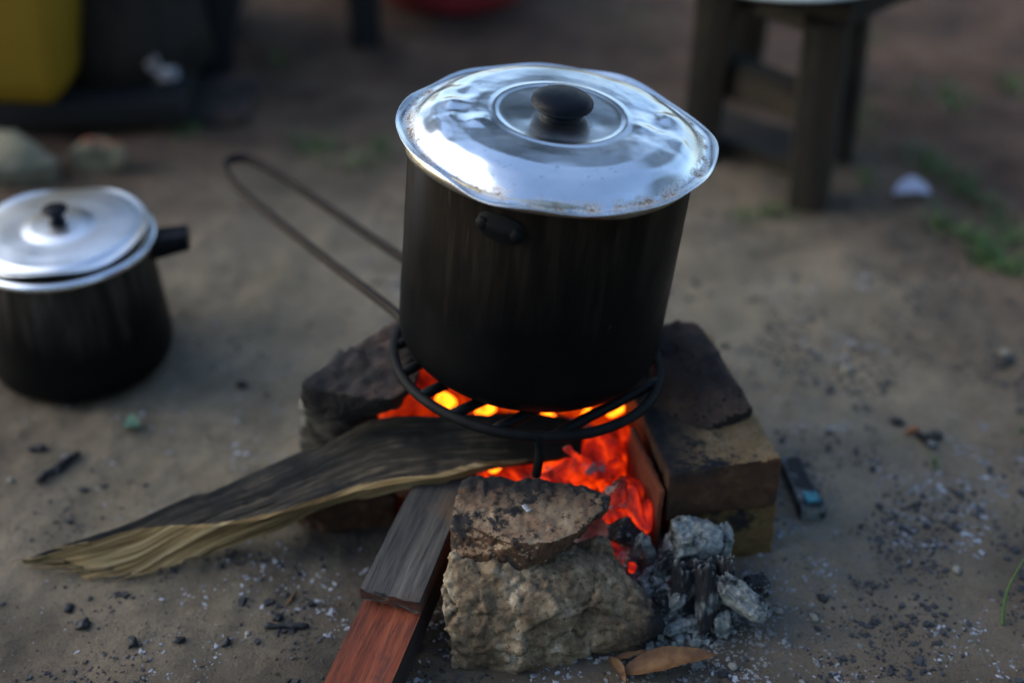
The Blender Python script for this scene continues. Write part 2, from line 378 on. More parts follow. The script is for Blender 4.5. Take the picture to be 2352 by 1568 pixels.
# charred, ash covered wood
def charred(name, ash=.5, lo=.46):
    m = Mat(name, rough=.9); co = m.coord()
    a = m.ramp(m.noise(26, 7, .66, co), [(lo, 0.0), (lo+.07, 1.0)])
    geo = m.n.new('ShaderNodeNewGeometry'); pt = m.ramp(geo.outputs['Pointiness'], [(.53, 0.0), (.62, 1.0)])
    k = m.math('MAXIMUM', m.math('MULTIPLY', a, ash), m.math('MULTIPLY', pt, .9), True)
    ashc = m.ramp(m.noise(140, 5, .7, co), [(.3, (.08, .095, .10)), (.55, (.25, .29, .29)), (.7, (.52, .54, .51))])
    m.base(m.mix(k, (.010, .012, .015), ashc)); m.bump(m.noise(70, 6, .7, co), .9, .005); m.bump(m.noise(1, 4, .7, m.coord(scale=(60, 200, 60))), .35, .0015)
    return m.m
M_CHAR = charred('charred_wood', .6, .55); M_ASHY = charred('ash_coated_wood', .95, .40)
m = Mat('charcoal', rough=.65, base=(.012, .015, .018)); m.bump(m.noise(200, 4), .5, .001); M_COAL = m.m
m = Mat('ash_powder', rough=.95); m.base(m.ramp(m.noise(60, 8, .75), [(.35, (.05, .055, .06)), (.5, (.20, .21, .21)), (.68, (.45, .46, .46))])); m.bump(m.noise(120, 6, .75), .9, .004); M_ASH = m.m
m = Mat('ash_fleck', rough=.9); m.base(m.ramp(m.noise(90, 2), [(.35, (.10, .12, .14)), (.60, (.34, .38, .43))])); M_FLECK = m.m
m = Mat('charcoal_crumb', rough=.6); m.base(m.ramp(m.noise(90, 2), [(.4, (.012, .014, .018)), (.7, (.05, .055, .06))])); M_CRUMB = m.m
# glowing coal: emission follows its own heat pattern, grey ash skin over part of it
def ember(name, gain=1.0, ash=.62, shift=0.0):
    m = Mat(name, rough=.9); co = m.coord()
    n1 = m.noise(22, 6, .60, co, .8)
    c = m.ramp(n1, [(.30-shift, (.008, .0002, 0)), (.42-shift, (.30, .006, .0004)), (.53-shift, (.95, .045, .0015)), (.63-shift, (1.25, .115, .003)), (.78-shift, (1.6, .34, .02))])
    a = m.ramp(m.noise(34, 6, .7, m.coord(loc=(4, 9, 2))), [(ash, 1.0), (ash+.06, 0.0)])
    m.base(m.mix(a, m.ramp(m.noise(150, 4, .7, co), [(.3, (.10, .09, .085)), (.7, (.42, .40, .38))]), (.03, .012, .01)))
    m.emit(m.mix(a, (0.012, .0004, 0), c), gain*EK*1.25); m.bump(m.noise(50, 6, .7, co), .5, .003)
    return m.m
M_EMBER = ember('glowing_ember', .9, .58, -.055); M_EMBERASH = ember('ashy_ember', .5, .50, -.09); M_WALLGLOW = ember('wall_glow', .42, .90, .05)  # the last one paints the firelight on the rear wall as a glow
m = Mat('flame', rough=1, base=(0, 0, 0)); m.emit(m.ramp(m.noise(55, 2), [(.35, (.62, .045, .002)), (.52, (1.0, .14, .004)), (.7, (1.0, .22, .012))]), 7.5*EK); M_FLAME = m.m

m = Mat('yellow_plastic', rough=.5); m.base(m.ramp(m.noise(6, 5, .6), [(.3, (.21, .130, .006)), (.7, (.32, .205, .010))])); m.bump(m.noise(60, 3), .1, .001); M_YELLOW = m.m
m = Mat('red_plastic', rough=.4); m.base(m.ramp(m.noise(3, 2, .5, m.coord(scale=(1, 1, 1))), [(.4, (.34, .16, .20)), (.55, (.40, .05, .07))])); M_RED = m.m
m = Mat('white_enamel', rough=.25); m.base(m.ramp(m.noise(12, 4), [(.3, (.45, .55, .55)), (.7, (.62, .70, .70))])); M_ENAMEL = m.m
m = Mat('crumpled_foil', rough=.28, metal=.8); m.base(m.ramp(m.noise(22, 3), [(.5, (.70, .75, .8)), (.64, (.30, .10, .05))])); M_FOIL = m.m
m = Mat('pale_scrap', rough=.7); m.base(m.ramp(m.noise(80, 4), [(.3, (.40, .46, .62)), (.7, (.62, .68, .82))])); M_SCRAP = m.m
m = Mat('rusty_clay_patch', rough=.8); m.base(m.ramp(m.noise(22, 5), [(.3, (.16, .05, .025)), (.7, (.30, .10, .05))])); M_RUSTY = m.m
m = Mat('grass_green', rough=.6); m.base(m.ramp(m.noise(12, 3), [(.3, (.030, .085, .016)), (.7, (.085, .17, .04))])); M_GRASS = m.m
m = Mat('green_leaf', rough=.6); m.base(m.ramp(m.noise(60, 3), [(.3, (.05, .13, .09)), (.7, (.09, .20, .13))])); M_GLEAF = m.m
m = Mat('dry_leaf', rough=.7); m.base(m.ramp(m.noise(70, 5), [(.3, (.05, .022, .007)), (.5, (.12, .058, .020)), (.7, (.20, .11, .045))])); m.bump(m.noise(1, 3, .5, m.coord(scale=(20, 400, 20))), .4, .001); M_DLEAF = m.m
m = Mat('teal_paint_patch', rough=.6); m.base(m.ramp(m.noise(150, 5, .7), [(.4, (.03, .05, .055)), (.5, (.03, .24, .30)), (.7, (.08, .36, .42))])); M_TEAL = m.m
m = Mat('tree_foliage', rough=.8); m.base(m.ramp(m.noise(.9, 3), [(.3, (.022, .034, .014)), (.7, (.07, .085, .03))])); M_TREE = m.m

# ground
m = Mat('sandy_ground', rough=.95); co = m.coord()
big = m.noise(2.2, 5, .6, co); mid = m.noise(9, 6, .65, co); fine = m.noise(90, 6, .75, co); grit = m.noise(420, 4, .7, co)
c = m.ramp(mid, [(.32, (.050, .027, .016)), (.5, (.105, .062, .038)), (.68, (.175, .112, .071))])
# pale dusty sand in the middle; the lighter tone also paints the light falloff
fire = m.coord(loc=(.02, -1.32, 0), scale=(1, 1.15, 0)); fr_ = m.length(fire)
dust_falloff = m.math('MULTIPLY', m.maprange(m.math('ADD', fr_, m.math('MULTIPLY', big, .8)), 1.35, .75), .85)
c = m.mix(dust_falloff, c, m.ramp(mid, [(.32, (.185, .172, .128)), (.68, (.36, .335, .258))]))
# damp dark soil patches
damp = m.ramp(m.noise(5, 5, .7, m.coord(loc=(5, 3, 0))), [(.52, 0.0), (.70, .45)]); c = m.mix(damp, c, (.045, .033, .026))
g1 = m.ramp(grit, [(.30, .35), (.47, 1.0), (.62, 1.0), (.75, 1.7)]); c = m.mix(.6, c, m.mix(1.0, c, g1, 'MULTIPLY'))
ashn = m.coord(loc=(-.12, -.98, 0), scale=(1, 1, 0)); ad = m.length(ashn)
am = m.math('MULTIPLY', m.maprange(m.math('ADD', ad, m.math('MULTIPLY', mid, .35)), .52, .25), m.ramp(fine, [(.46, 0.0), (.60, .8)]))
c = m.mix(am, c, (.17, .18, .19))
blk = m.ramp(m.noise(150, 5, .75, m.coord(loc=(1, 8, 0))), [(.61, 0.0), (.66, .85)]); c = m.mix(blk, c, (.016, .018, .02))
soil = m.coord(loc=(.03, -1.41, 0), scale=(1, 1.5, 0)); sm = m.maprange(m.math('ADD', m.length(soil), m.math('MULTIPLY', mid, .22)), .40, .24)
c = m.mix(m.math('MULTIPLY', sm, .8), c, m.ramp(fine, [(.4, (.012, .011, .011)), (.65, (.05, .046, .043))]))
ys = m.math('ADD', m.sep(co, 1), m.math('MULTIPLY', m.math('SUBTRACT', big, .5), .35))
c = m.mix(m.maprange(ys, .92, .74), c, m.mix(1.0, c, (.55, .52, .52), 'MULTIPLY'))  # painted light falloff: ground colour darkens towards the near edge
c = m.mix(1.0, c, (.90, .86, .80), 'MULTIPLY')
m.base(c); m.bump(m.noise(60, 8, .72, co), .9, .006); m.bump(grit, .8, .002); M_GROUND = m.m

# ------------------------------------------------------------------ ground sheet
def axis(lo, hi, step, far, grow=1.35):
    a = []; x = lo
    while x <= hi: a.append(x); x += step
    s = step; x = a[-1]
    while x < far: s *= grow; x += s; a.append(x)
    s = step; x = a[0]; pre = []
    while x > -far: s *= grow; x -= s; pre.append(x)
    return list(reversed(pre))+a
GX = axis(-1.0, 1.0, .0065, 150); GY = axis(.62, 2.4, .0065, 150)
def gh(x, y):
    d = math.hypot(x-.05, y-1.3); f = max(0, 1-d/2.5)
    if f <= 0: return 0
    return f*(.009*fn((x, y, 0), 6, 3)+.0035*fn((x, y, 0), 22, 3, 2)+.0016*fn((x, y, 0), 95, 2, 4))
V = [(x, y, gh(x, y)) for y in GY for x in GX]; nx = len(GX)
F = [(j*nx+i, j*nx+i+1, (j+1)*nx+i+1, (j+1)*nx+i) for j in range(len(GY)-1) for i in range(nx-1)]
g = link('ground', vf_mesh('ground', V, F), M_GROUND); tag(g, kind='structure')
def on_ground(px, py, dz=0):
    p = P(px, py, 0); p.z = gh(p.x, p.y)+dz; return p

# ------------------------------------------------------------------ trees round the yard (mirrored in the lids)
def treeline():
    V = []; F = []; rnd = random.Random(3)
    def leafcloud(c, rad, n, s):
        for _ in range(n):
            while True:
                q = Vector((rnd.uniform(-1, 1), rnd.uniform(-1, 1), rnd.uniform(-1, 1)))
                if .25 < q.length < 1 and fn(q+c, 1.6, 2) > -.02: break
            p = Vector((c[0]+q.x*rad[0], c[1]+q.y*rad[1], c[2]+q.z*rad[2]))
            a = Vector((rnd.gauss(0, 1), rnd.gauss(0, 1), rnd.gauss(0, 1))).normalized(); b = a.cross(Vector((rnd.gauss(0, 1), rnd.gauss(0, 1), 1))).normalized()
            i = len(V); V.extend([p-a*s-b*s*.5, p+a*s-b*s*.5, p+a*s+b*s*.5, p-a*s+b*s*.5]); F.append((i, i+1, i+2, i+3))
    def trunk(x, y, h, r):
        i = len(V)
        for k in range(2):
            for a in range(8): V.append(Vector((x+r*(1-.4*k)*math.cos(a*PI/4)+.2*k, y+r*(1-.4*k)*math.sin(a*PI/4), h*k-.05)))
        for a in range(8): F.append((i+a, i+(a+1) % 8, i+8+(a+1) % 8, i+8+a))
    for (x, y, h, rx, rz) in [(-4.0, 9.5, 5.6, 2.4, 1.7), (.8, 9.0, 5.2, 2.3, 1.6), (5.5, 8.5, 6.0, 2.5, 2.1), (9, 3, 4.5, 2.6, 2.8), (-8.5, 4.5, 4.8, 2.8, 2.6),
                              (8.5, -3, 4.2, 3, 3.0), (3.5, -7, 4.0, 3.2, 3.0), (-3, -7.5, 4.2, 3.2, 3.2), (-8.5, -3, 4.2, 3, 3), (0, -5.2, 4.6, 2.6, 2.2)]:
        leafcloud(Vector((x, y, h)), (rx, rx, rz), 1150 if y > 5 else 2600, .13); trunk(x, y, h, .16)
    o = link('treeline', vf_mesh('treeline', V, F), M_TREE, smooth=False); tag(o, kind='stuff')
treeline()

# ------------------------------------------------------------------ hearth: grate, pot, lid share one lean
T = Matrix.Translation((.014, 1.036, .1535)) @ Matrix.Rotation(math.radians(-2.2), 4, 'X') @ Matrix.Rotation(math.radians(5.7), 4, 'Y')
def on_T(px, py, h=0):
    """point on the plane of the leaning grate (h above it), in its own frame"""
    r = ray(px, py); Ti = T.inverted(); o = Ti @ Vector((0, 0, HC)); d = Ti.to_3x3() @ r; return o+d*((h-o.z)/d.z)
RG = .1195
root = empty('grill_grate', T @ Vector((0, 0, 0)), 'round black iron grate with a long wire handle under the big pot', 'grate')
tube('ring', [(RG*math.cos(2*PI*k/72), RG*math.sin(2*PI*k/72), 0) for k in range(72)], .0046, M_IRON, root, T, 14, True, .05)
hd = (on_T(560, 400)-Vector((0, 0, 0))); hd.z = 0; hd.normalize(); bd = Vector((-hd.y, hd.x, 0))
for k, off in enumerate([-.097, -.061, -.025, .011, .047, .083]):
    half = math.sqrt(RG**2-off**2)-.001
    a = hd*off-bd*half; b = hd*off+bd*half
    tube('bar', [a.lerp(b, t/12)+Vector((0, 0, -.0005+.0006*math.sin(t+k))) for t in range(13)], .0048, M_IRON, root, T, 10, False, .05)
w0 = [on_T(948, 752), on_T(905, 717), on_T(780, 622), on_T(660, 528), on_T(560, 446), on_T(528, 412), on_T(516, 386), on_T(530, 368), on_T(572, 368), on_T(640, 404), on_T(740, 470), on_T(850, 545), on_T(915, 588), on_T(990, 640)]
def to_ring(p): q = Vector((p.x, p.y, 0)).normalized()*RG; return Vector((q.x, q.y, p.z))
w0[0] = to_ring(w0[0])
dr_ = (w0[-2]-w0[-3]).normalized(); tt = -(w0[-2].dot(dr_)); near = w0[-2]+dr_*tt          # closest approach of the straight wire to the middle
w0[-1] = w0[-2]+dr_*(tt-math.sqrt(max(0, RG**2-near.length**2))) if near.length < RG else to_ring(near)
for p in w0: p.z += .001
tube('handle', spline(w0, 8), .0047, M_WIRE, root, T, 12, False, .06)
# short legs under the ring
fl = on_T(1236, 1005)
for q in (fl, Vector((-.105, .055, 0)), Vector((.03, .113, 0))):
    a = T @ q; L = (a.z-.116) if q is fl else .02
    tube('leg', [a+Vector((0, 0, .002)), a+Vector((.001, 0, -L*.5)), a+Vector((-.001, .002, -L))], .0042, M_IRON, root, None, 10)

ZB = .0058
TP = T @ Matrix.Translation((-.0015, .0, ZB))
HP = .207; RP = .1175
prof = [(0.0005, 0), (.03, 0), (.076, .0), (.088, .0010)]
for k in range(1, 13):
    a = k/12*PI/2; prof.append((.088+(RP-.002-.088)*math.sin(a), .0010+.0342*(1-math.cos(a))))
for k in range(1, 30): prof.append((RP-.002+.002*k/29, .0352+(HP-.0352)*k/29))
inner = [(RP-.001, HP-.001), (RP-.003, HP-.06), (RP-.006, .05), (.06, .006), (.0005, .004)]
pot = empty('cooking_pot', TP @ Vector((0, 0, 0)), 'large soot blackened cooking pot standing on the iron grate over the fire', 'pot')
def dentpot(r, a, z): return .0007*fn((math.cos(a), math.sin(a), z*6), 1.6, 3, 3)*(1 if r > .05 else 0)
lathe_obj('body', prof+inner, M_POT, pot, TP, 160, None, dentpot)
lathe_obj('rim', [(RP+.0005, HP-.010), (RP+.0035, HP-.009), (RP+.005, HP-.004), (RP+.0035, HP+.0005), (RP-.001, HP+.0012), (RP-.003, HP-.001), (RP-.003, HP-.008)], M_RIM, pot, TP, 120, lambda r, a, z: .0012*math.sin(3*a+1)+.0008*math.sin(7*a))
# bracket of the missing handle, with two rivets
def on_pot(phi, z, out=0.0):
    r = RP-.002+.002*z/HP+out; return Vector((r*math.sin(phi), -r*math.cos(phi), z))
PH0 = math.radians(-20)
V = []; F = []; cx, cz = 18, 8
for j in range(cz+1):
    for i in range(cx+1):
        u = i/cx*2-1; v = j/cz*2-1
        # rounded oblong outline
        k = math.sqrt(max(0, 1-abs(u)**3.2)); vv = v*max(k, .02)
        V.append(on_pot(PH0+u*.17, .1800+vv*.0115-u*.0015, .0012+.0018*(1-max(abs(u), abs(v))**4)+(.0025 if abs(v) < .3 else 0)))
for j in range(cz):
    for i in range(cx): a = j*(cx+1)+i; F.append((a, a+1, a+cx+2, a+cx+1))
br = link('handle_bracket', vf_mesh('handle_bracket', V, F), M_IRON, pot, TP)
for u in (-1, 1):
    c = on_pot(PH0+u*.115, .1800-u*.0015, .0030); nrm = Vector((math.sin(PH0+u*.115), -math.cos(PH0+u*.115), 0))
    Mr = TP @ Matrix.Translation(c) @ nrm.to_track_quat('Z', 'Y').to_matrix().to_4x4()
    V, F = lathe([(.0056, -.001), (.0055, .0008), (.0042, .0024), (.002, .0032), (.0003, .0034)], 20)
    me = vf_mesh('rivet', V, F); me.materials.append(M_IRON)
    o = bpy.data.objects.new('rivet', me); COL.objects.link(o); o.parent = br
    me.polygons.foreach_set('use_smooth', [True]*len(me.polygons))
    o.matrix_basis = br.matrix_basis.inverted() @ Matrix.Translation(-pot.location) @ Mr

# lid
TL = TP @ Matrix.Translation((.003, -.001, HP+.0035)) @ Matrix.Rotation(math.radians(2.4), 4, 'X')
RL = .1300
def lidz(r):
    pts = [(0, .0196), (.012, .0198), (.048, .0200), (.0515, .0203), (.0535, .0212), (.0558, .0209), (.0580, .0202), (.070, .0201), (.088, .0186), (.101, .0153), (.1105, .0098), (.1170, .0042), (.1195, .0020), (.1215, .0013), (.127, .0016), (.129, .0026), (.1302, .0030)]
    for (a, za), (b, zb) in zip(pts, pts[1:]):
        if r <= b: t = (r-a)/(b-a); return za+(zb-za)*t
    return pts[-1][1]
# smooth the profile a little by averaging
def lidzs(r): return sum(lidz(max(0, r+d*.0011)) for d in (-2, -1, 0, 1, 2))/5 if r < .128 else lidz(r)
dents = [(.083, 162, .010, -.0022), (.090, 176, .008, .0016), (.078, 186, .012, -.0020), (.098, 150, .009, -.0015), (.070, 200, .010, .0012), (.093, 205, .014, -.0012),
         (.083, -2, .011, -.0022), (.092, 10, .008, .0018), (.075, 14, .013, -.0018), (.098, -14, .009, .0012), (.088, 24, .010, -.0016), (.066, -10, .008, .0010), (.102, 32, .010, -.0012),
         (.030, 200, .014, -.0007), (.025, 300, .012, -.0006), (.036, 80, .014, .0006), (.034, -20, .010, -.0006), (.100, 268, .020, -.0010), (.095, 312, .022, .0010), (.099, 235, .018, .0010), (.085, 100, .018, .0008), (.088, 65, .018, -.0008)]
dents = [(r*math.cos(math.radians(a)), r*math.sin(math.radians(a)), s, d) for r, a, s, d in dents]
def lid_fz(r, a, z):
    x, y = r*math.cos(a), r*math.sin(a); d = 0
    for dx, dy, s, dd in dents:
        q = ((x-dx)**2+(y-dy)**2)/(s*s)
        if q < 9: d += dd*math.exp(-q)
    side = abs(math.cos(a))
    mid = max(0, min(1, (r-.055)/.012))*max(0, min(1, (.112-r)/.01))
    d += mid*(.0002+.0008*side**3)*fn((x, y, 0), 30, 3, 5)
    d += .00035*fn((x, y, 0), 22, 2, 8)*max(0, min(1, r/.02))
    k = max(0, min(1, (r-.114)/.014)); k = k*k
    d += k*(.0016*math.sin(7*a+.6)*(.55+.45*math.sin(2*a))+.0008*math.sin(11*a+2)+.0014*math.cos(3*a+2.2))
    return d
def lid_fr(r, a, z):
    k = max(0, min(1, (r-.095)/.03))
    return k*(.0010*math.sin(6*a+1.1)+.0007*math.sin(9*a+.3)+.0008*math.cos(4*a))
prl = [(.0006+i*.1296/150, lidzs(.0006+i*.1296/150)) for i in range(151)]
under = [(.1303, .0022), (.1290, .0012), (.1250, .0004), (.1160, .0006), (.1175, .0020), (.1095, .008), (.1, .0135), (.088, .0168), (.056, .0184), (.0006, .0178)]
lid = empty('pot_lid', TL @ Vector((0, 0, 0)), 'dented shiny aluminium lid with wavy rim on the large sooty pot', 'lid')
lathe_obj('dome', prl+under, M_LID, lid, TL, 288, lid_fz, lid_fr)
TK = TL @ Matrix.Translation((.0005, .0, .0182)) @ Matrix.Diagonal((1.04, 1.04, .76, 1))
kn = lathe_obj('knob', [(.0006, .0), (.0172, .0), (.0176, .0012), (.0166, .004), (.0164, .0055), (.0176, .0072), (.0208, .0095), (.0236, .0125), (.0245, .0156), (.0238, .0188), (.0212, .0218), (.0168, .0240), (.010, .0254), (.004, .0259), (.0005, .0260)], M_BLACK, lid, TK, 64)

# ------------------------------------------------------------------ small pot on the ground
c2 = P(138, 545, .152); R2 = .0915; c2.z = 0
T2 = Matrix.Translation(c2+Vector((0, 0, .004)))
sp = empty('small_pot', c2, 'smaller pot with blackened lower half standing on the sand left of the fire', 'pot')
pr = [(.0005, 0), (.072, 0), (.078, .001)]
for k in range(1, 11):
    a = k/10*PI/2; pr.append((.078+(R2-.001-.078)*math.sin(a), .001+.024*(1-math.cos(a))))
pr = [(r*1.06, z) for r, z in pr]
for k in range(1, 14): pr.append(((R2-.001)*(1.06-.09*k/13), .025+.121*k/13))
pr += [(R2-.008, .145), (R2-.009, .08), (R2-.012, .02), (.05, .006), (.0005, .005)]
lathe_obj('body', pr, M_POT2, sp, T2, 96)
lathe_obj('rim', [(R2-.008, .139), (R2-.001, .1395), (R2+.0035, .142), (R2+.0050, .1455), (R2+.0035, .1485), (R2-.001, .1492), (R2-.010, .1480), (R2-.012, .144)], M_RIM2, sp, T2, 96)
hb = c2+Vector((R2-.008, .020, .134))
beam('handle', hb+Vector((0, 0, .010)), hb+Vector((.040, .006, .012)), .030, .026, M_BLACK, sp, 14, 8, 6, .0006, 60, .026, .019, round_=.45)
c2l = c2+Vector((0, .002, .1560)); TL2 = Matrix.Translation(c2l) @ Matrix.Rotation(math.radians(.6), 4, 'X') @ Matrix.Rotation(math.radians(-1.2), 4, 'Y') @ Matrix.Diagonal((.93, .93, 1, 1))
sl = empty('pot_lid', c2l, 'plain aluminium lid sitting loosely on the smaller pot at left', 'lid')
def l2(r):
    pts = [(0, .0125), (.014, .0122), (.028, .0110), (.040, .0085), (.060, .0078), (.076, .0066), (.0815, .0064), (.0850, .0040), (.089, .0034), (.0955, .0038)]
    for (a, za), (b, zb) in zip(pts, pts[1:]):
        if r <= b: t = (r-a)/(b-a); return za+(zb-za)*t
    return pts[-1][1]
p2 = [(.0006+i*.0949/70, sum(l2(.0006+i*.0949/70+d*.0015 if d > 0 else max(0, .0006+i*.0949/70+d*.0015)) for d in (-1, 0, 1))/3) for i in range(71)]
lathe_obj('dome', p2+[(.0957, .0028), (.085, .002), (.05, .004), (.0006, .008)], M_LID2, sl, TL2, 128,
          lambda r, a, z: max(0, (r-.07)/.027)**2*(.0022*math.sin(5*a+2.6)+.0012*math.sin(3*a+.5))+.0006*fn((r*math.cos(a), r*math.sin(a), 0), 18, 2, 3))
lathe_obj('knob', [(.0006, 0), (.0095, 0), (.0085, .006), (.0078, .010), (.0095, .015), (.0135, .020), (.0140, .0225), (.012, .0242), (.0006, .0248)], M_BLACK, sl, TL2 @ Matrix.Translation((0, 0, .0118)) @ Matrix.Diagonal((1.0, 1.0, .72, 1)), 40)

# ------------------------------------------------------------------ hearth stones
# limestone block, front
lp = [P(1040, 1268, .086), P(1100, 1215, .082), P(1390, 1235, .078), P(1130, 1322, .082), P(1330, 1305, .074), P(1445, 1318, .060),
      P(1008, 1350, .064), P(1010, 1410, .052), P(1230, 1400, .060), P(1440, 1375, .052), P(1512, 1430, .030), P(1500, 1385, .044),
      P(1048, 1530, .0), P(1045, 1530, -.01), P(1180, 1556, -.01), P(1190, 1530, .012), P(1330, 1520, -.008), P(1470, 1500, -.008), P(1518, 1455, -.008), P(1080, 1380, -.01), P(1470, 1360, -.01)]
rock('limestone_block', lp, M_LIME, 'rough pale limestone block on the ground carrying the flat scorched slab', 'stone', voxel=.0022, smooth=3,
     disp=((.005, 18, 2), (.0016, 60, 4), (.0011, 170, 3)), seed=2, facets=((.0065, 21), (.0030, 52), (.0011, 120)))
sp_ = [P(1068, 1103, .117), P(1112, 1090, .118), P(1240, 1097, .118), P(1330, 1112, .117), P(1402, 1137, .114), P(1392, 1168, .110), P(1330, 1222, .108), P(1262, 1246, .107), P(1180, 1243, .107), P(1098, 1216, .108), P(1036, 1196, .107), P(1046, 1138, .113),
       P(1032, 1262, .082), P(1060, 1292, .078), P(1170, 1318, .076), P(1250, 1300, .078), P(1330, 1240, .085), P(1395, 1170, .095), P(1400, 1150, .1), P(1080, 1180, .080), P(1300, 1180, .085)]
rock('flat_slab', sp_, M_SLAB, 'flat scorched stone slab on top of the limestone block with a grate leg on it', 'stone', voxel=.0020, smooth=1,
     disp=((.0016, 26, 3), (.0012, 75, 4), (.0007, 220, 2)), seed=8, facets=((.002, 40), (.0012, 110)))
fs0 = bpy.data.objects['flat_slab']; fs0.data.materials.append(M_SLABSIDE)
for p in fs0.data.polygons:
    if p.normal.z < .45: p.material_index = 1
# left rear: dark slab on pale stone
dp = [P(690, 885, .148), P(742, 838, .150), P(820, 790, .150), P(905, 735, .150), P(985, 760, .148), P(960, 880, .148), P(905, 918, .146), P(800, 908, .146),
      P(688, 940, .118), P(740, 968, .112), P(850, 958, .114), P(915, 945, .118), P(975, 800, .112), P(880, 780, .112), P(700, 920, .112)]
rock('dark_slab', dp, M_DARKSTONE, 'dark soot stained slab under the left side of the grate', 'stone', voxel=.003, smooth=1, disp=((.0022, 20, 3), (.0016, 70, 4), (.0007, 200, 2)), seed=4, facets=((.0018, 22), (.0010, 80)))
pp = [P(690, 985, .110), P(880, 985, .112), P(940, 880, .112), P(760, 850, .112), P(672, 1060, .05), P(668, 1110, -.01), P(900, 1150, -.01), P(900, 1130, .03), P(950, 980, -.01), P(720, 950, -.01), P(860, 1075, .07)]
pp = [p+Vector((0, .045, 0)) for p in pp]
rock('grey_stone', pp, M_PALE, 'pale grey stone beneath the dark slab behind the long firewood', 'stone', voxel=.0035, smooth=3, disp=((.007, 18, 3), (.002, 70, 4)), seed=6)
rock('under_stone', [P(672, 1140, .055), P(760, 1120, .06), P(900, 1110, .06), P(915, 1150, .045), P(700, 1165, .045), P(668, 1205, -.01), P(760, 1232, -.01), P(905, 1215, -.01), P(900, 1130, -.01), P(720, 1110, -.01)],
     M_BRICK, 'low dark stone in the shade right below the long split log', 'stone', voxel=.003, smooth=2, disp=((.004, 24, 3), (.0015, 80, 3)), seed=16, facets=((.002, 40),))
# right rear: dark slab on two bricks
rp = [P(1490, 760, .138), P(1545, 735, .150), P(1608, 738, .152), P(1655, 825, .148), P(1690, 880, .142), P(1728, 935, .128), P(1722, 960, .116), P(1660, 965, .112),
      P(1620, 905, .136), P(1510, 870, .128), P(1500, 960, .108), P(1590, 1005, .108), P(1530, 800, .110), P(1640, 850, .110), P(1700, 925, .110)]
rock('dark_slab', rp, M_DARKSTONE2, 'brownish black slab laid over the two bricks right of the pot', 'stone', voxel=.003, smooth=1, disp=((.0028, 16, 3), (.0012, 70, 4)), seed=12, facets=((.002, 20), (.0010, 80)))
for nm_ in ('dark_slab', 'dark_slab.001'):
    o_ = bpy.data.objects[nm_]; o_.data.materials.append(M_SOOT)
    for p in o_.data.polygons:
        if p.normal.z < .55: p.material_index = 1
def brick(name, tfl, tfr, z, h, depth, mat, label, seed):
    a = P(*tfl, z); b = P(*tfr, z); w = (b-a); wl_ = w.length; w.normalize(); n = Vector((-w.y, w.x, 0)).normalized()
    pts = []
    for s in (0, wl_):
        for dd in (0, depth):
            for zz in (z, z-h): pts.append(a+w*s+n*dd+Vector((0, 0, zz-z)))
    return rock(name, pts, mat, label, 'brick', voxel=.0024, smooth=1, disp=((.0022, 18, 3), (.0010, 80, 4)), seed=seed, facets=((.0008, 60),))
u = brick('brick', (1538, 1086), (1797, 1049), .1145, .055, .19, M_BRICKTOP, 'upper brick with a sandy pale top at the right of the fire', 21)
brick('brick', (1552, 1186), (1785, 1160), .0575, .062, .19, M_BRICK2, 'lower yellowish brick on the ground under the upper brick', 24)
u.data.materials.clear(); u.data.materials.append(M_BRICK); u.data.materials.append(M_BRICKTOP)
for p in u.data.polygons: p.material_index = 1 if p.normal.z > .6 else 0
# thin clay slab standing on edge beside the coals
a0 = P(1446, 978, .108); a1 = P(1514, 1128, .098)
tp = []
for p, zb in ((a0, 0), (a1, .0)):
    for dx in (0, .006):
        tp += [p+Vector((dx, 0, 0)), Vector((p.x+dx-.004, p.y-.002, zb))]
rock('clay_slab', tp, M_TILE2, 'thin clay slab tinted red for coal light standing on edge beside the glowing coals', 'slab', voxel=.0020, smooth=1, disp=((.0012, 30, 3), (.0005, 120, 3)), seed=31)
# rear stone under the grate, its face towards the fire
bk = [Vector((-.105, 1.125, .095)), Vector((.11, 1.13, .09)), Vector((-.08, 1.19, .10)), Vector((.12, 1.20, .10)),
      Vector((-.11, 1.115, -.01)), Vector((.13, 1.12, -.01)), Vector((.13, 1.21, -.01)), Vector((-.09, 1.20, -.01))]
rock('rear_stone', bk, M_TILE, 'reddish stone behind the fire seen through the grate', 'stone', voxel=.004, smooth=3, disp=((.006, 18, 3),), seed=14)

# ------------------------------------------------------------------ long split firewood
ST = [  # A back edge, B ridge between weathered and split face, C lower edge; z of each
    ((50, 1287, .010), (52, 1289, .008), (54, 1292, .003)),
    ((137, 1254, .022), (148, 1262, .020), (138, 1302, .002)),
    ((205, 1232, .030), (215, 1243, .027), (200, 1324, .001)),
    ((290, 1202, .038), (300, 1217, .034), (300, 1324, .002)),
    ((414, 1150, .050), (400, 1210, .038), (395, 1304, .006)),
    ((520, 1106, .060), (500, 1207, .044), (500, 1270, .016)),
    ((621, 1066, .070), (610, 1190, .052), (622, 1226, .034)),
    ((750, 1011, .083), (742, 1150, .062), (748, 1168, .050)),
    ((850, 968, .096), (880, 1116, .074), (886, 1132, .062)),
    ((960, 952, .106), (1008, 1098, .082), (1012, 1112, .070)),
    ((1090, 946, .112), (1122, 1070, .088), (1125, 1080, .076)),
    ((1230, 950, .114), (1290, 1052, .092), (1290, 1060, .082)),
    ((1340, 968, .110), (1335, 1040, .096), (1335, 1046, .088))]
A = spline([P(a[0], a[1], a[2]) for a, b, c in ST], 14); B = spline([P(b[0], b[1], b[2]) for a, b, c in ST], 14); C_ = spline([P(c[0], c[1], c[2]) for a, b, c in ST], 14)
V = []; F = []; UV = []; CH = []; BA = []; E1, E2, E3, E4 = 16, 9, 9, 5; n = E1+E2+E3+E4; run = 0
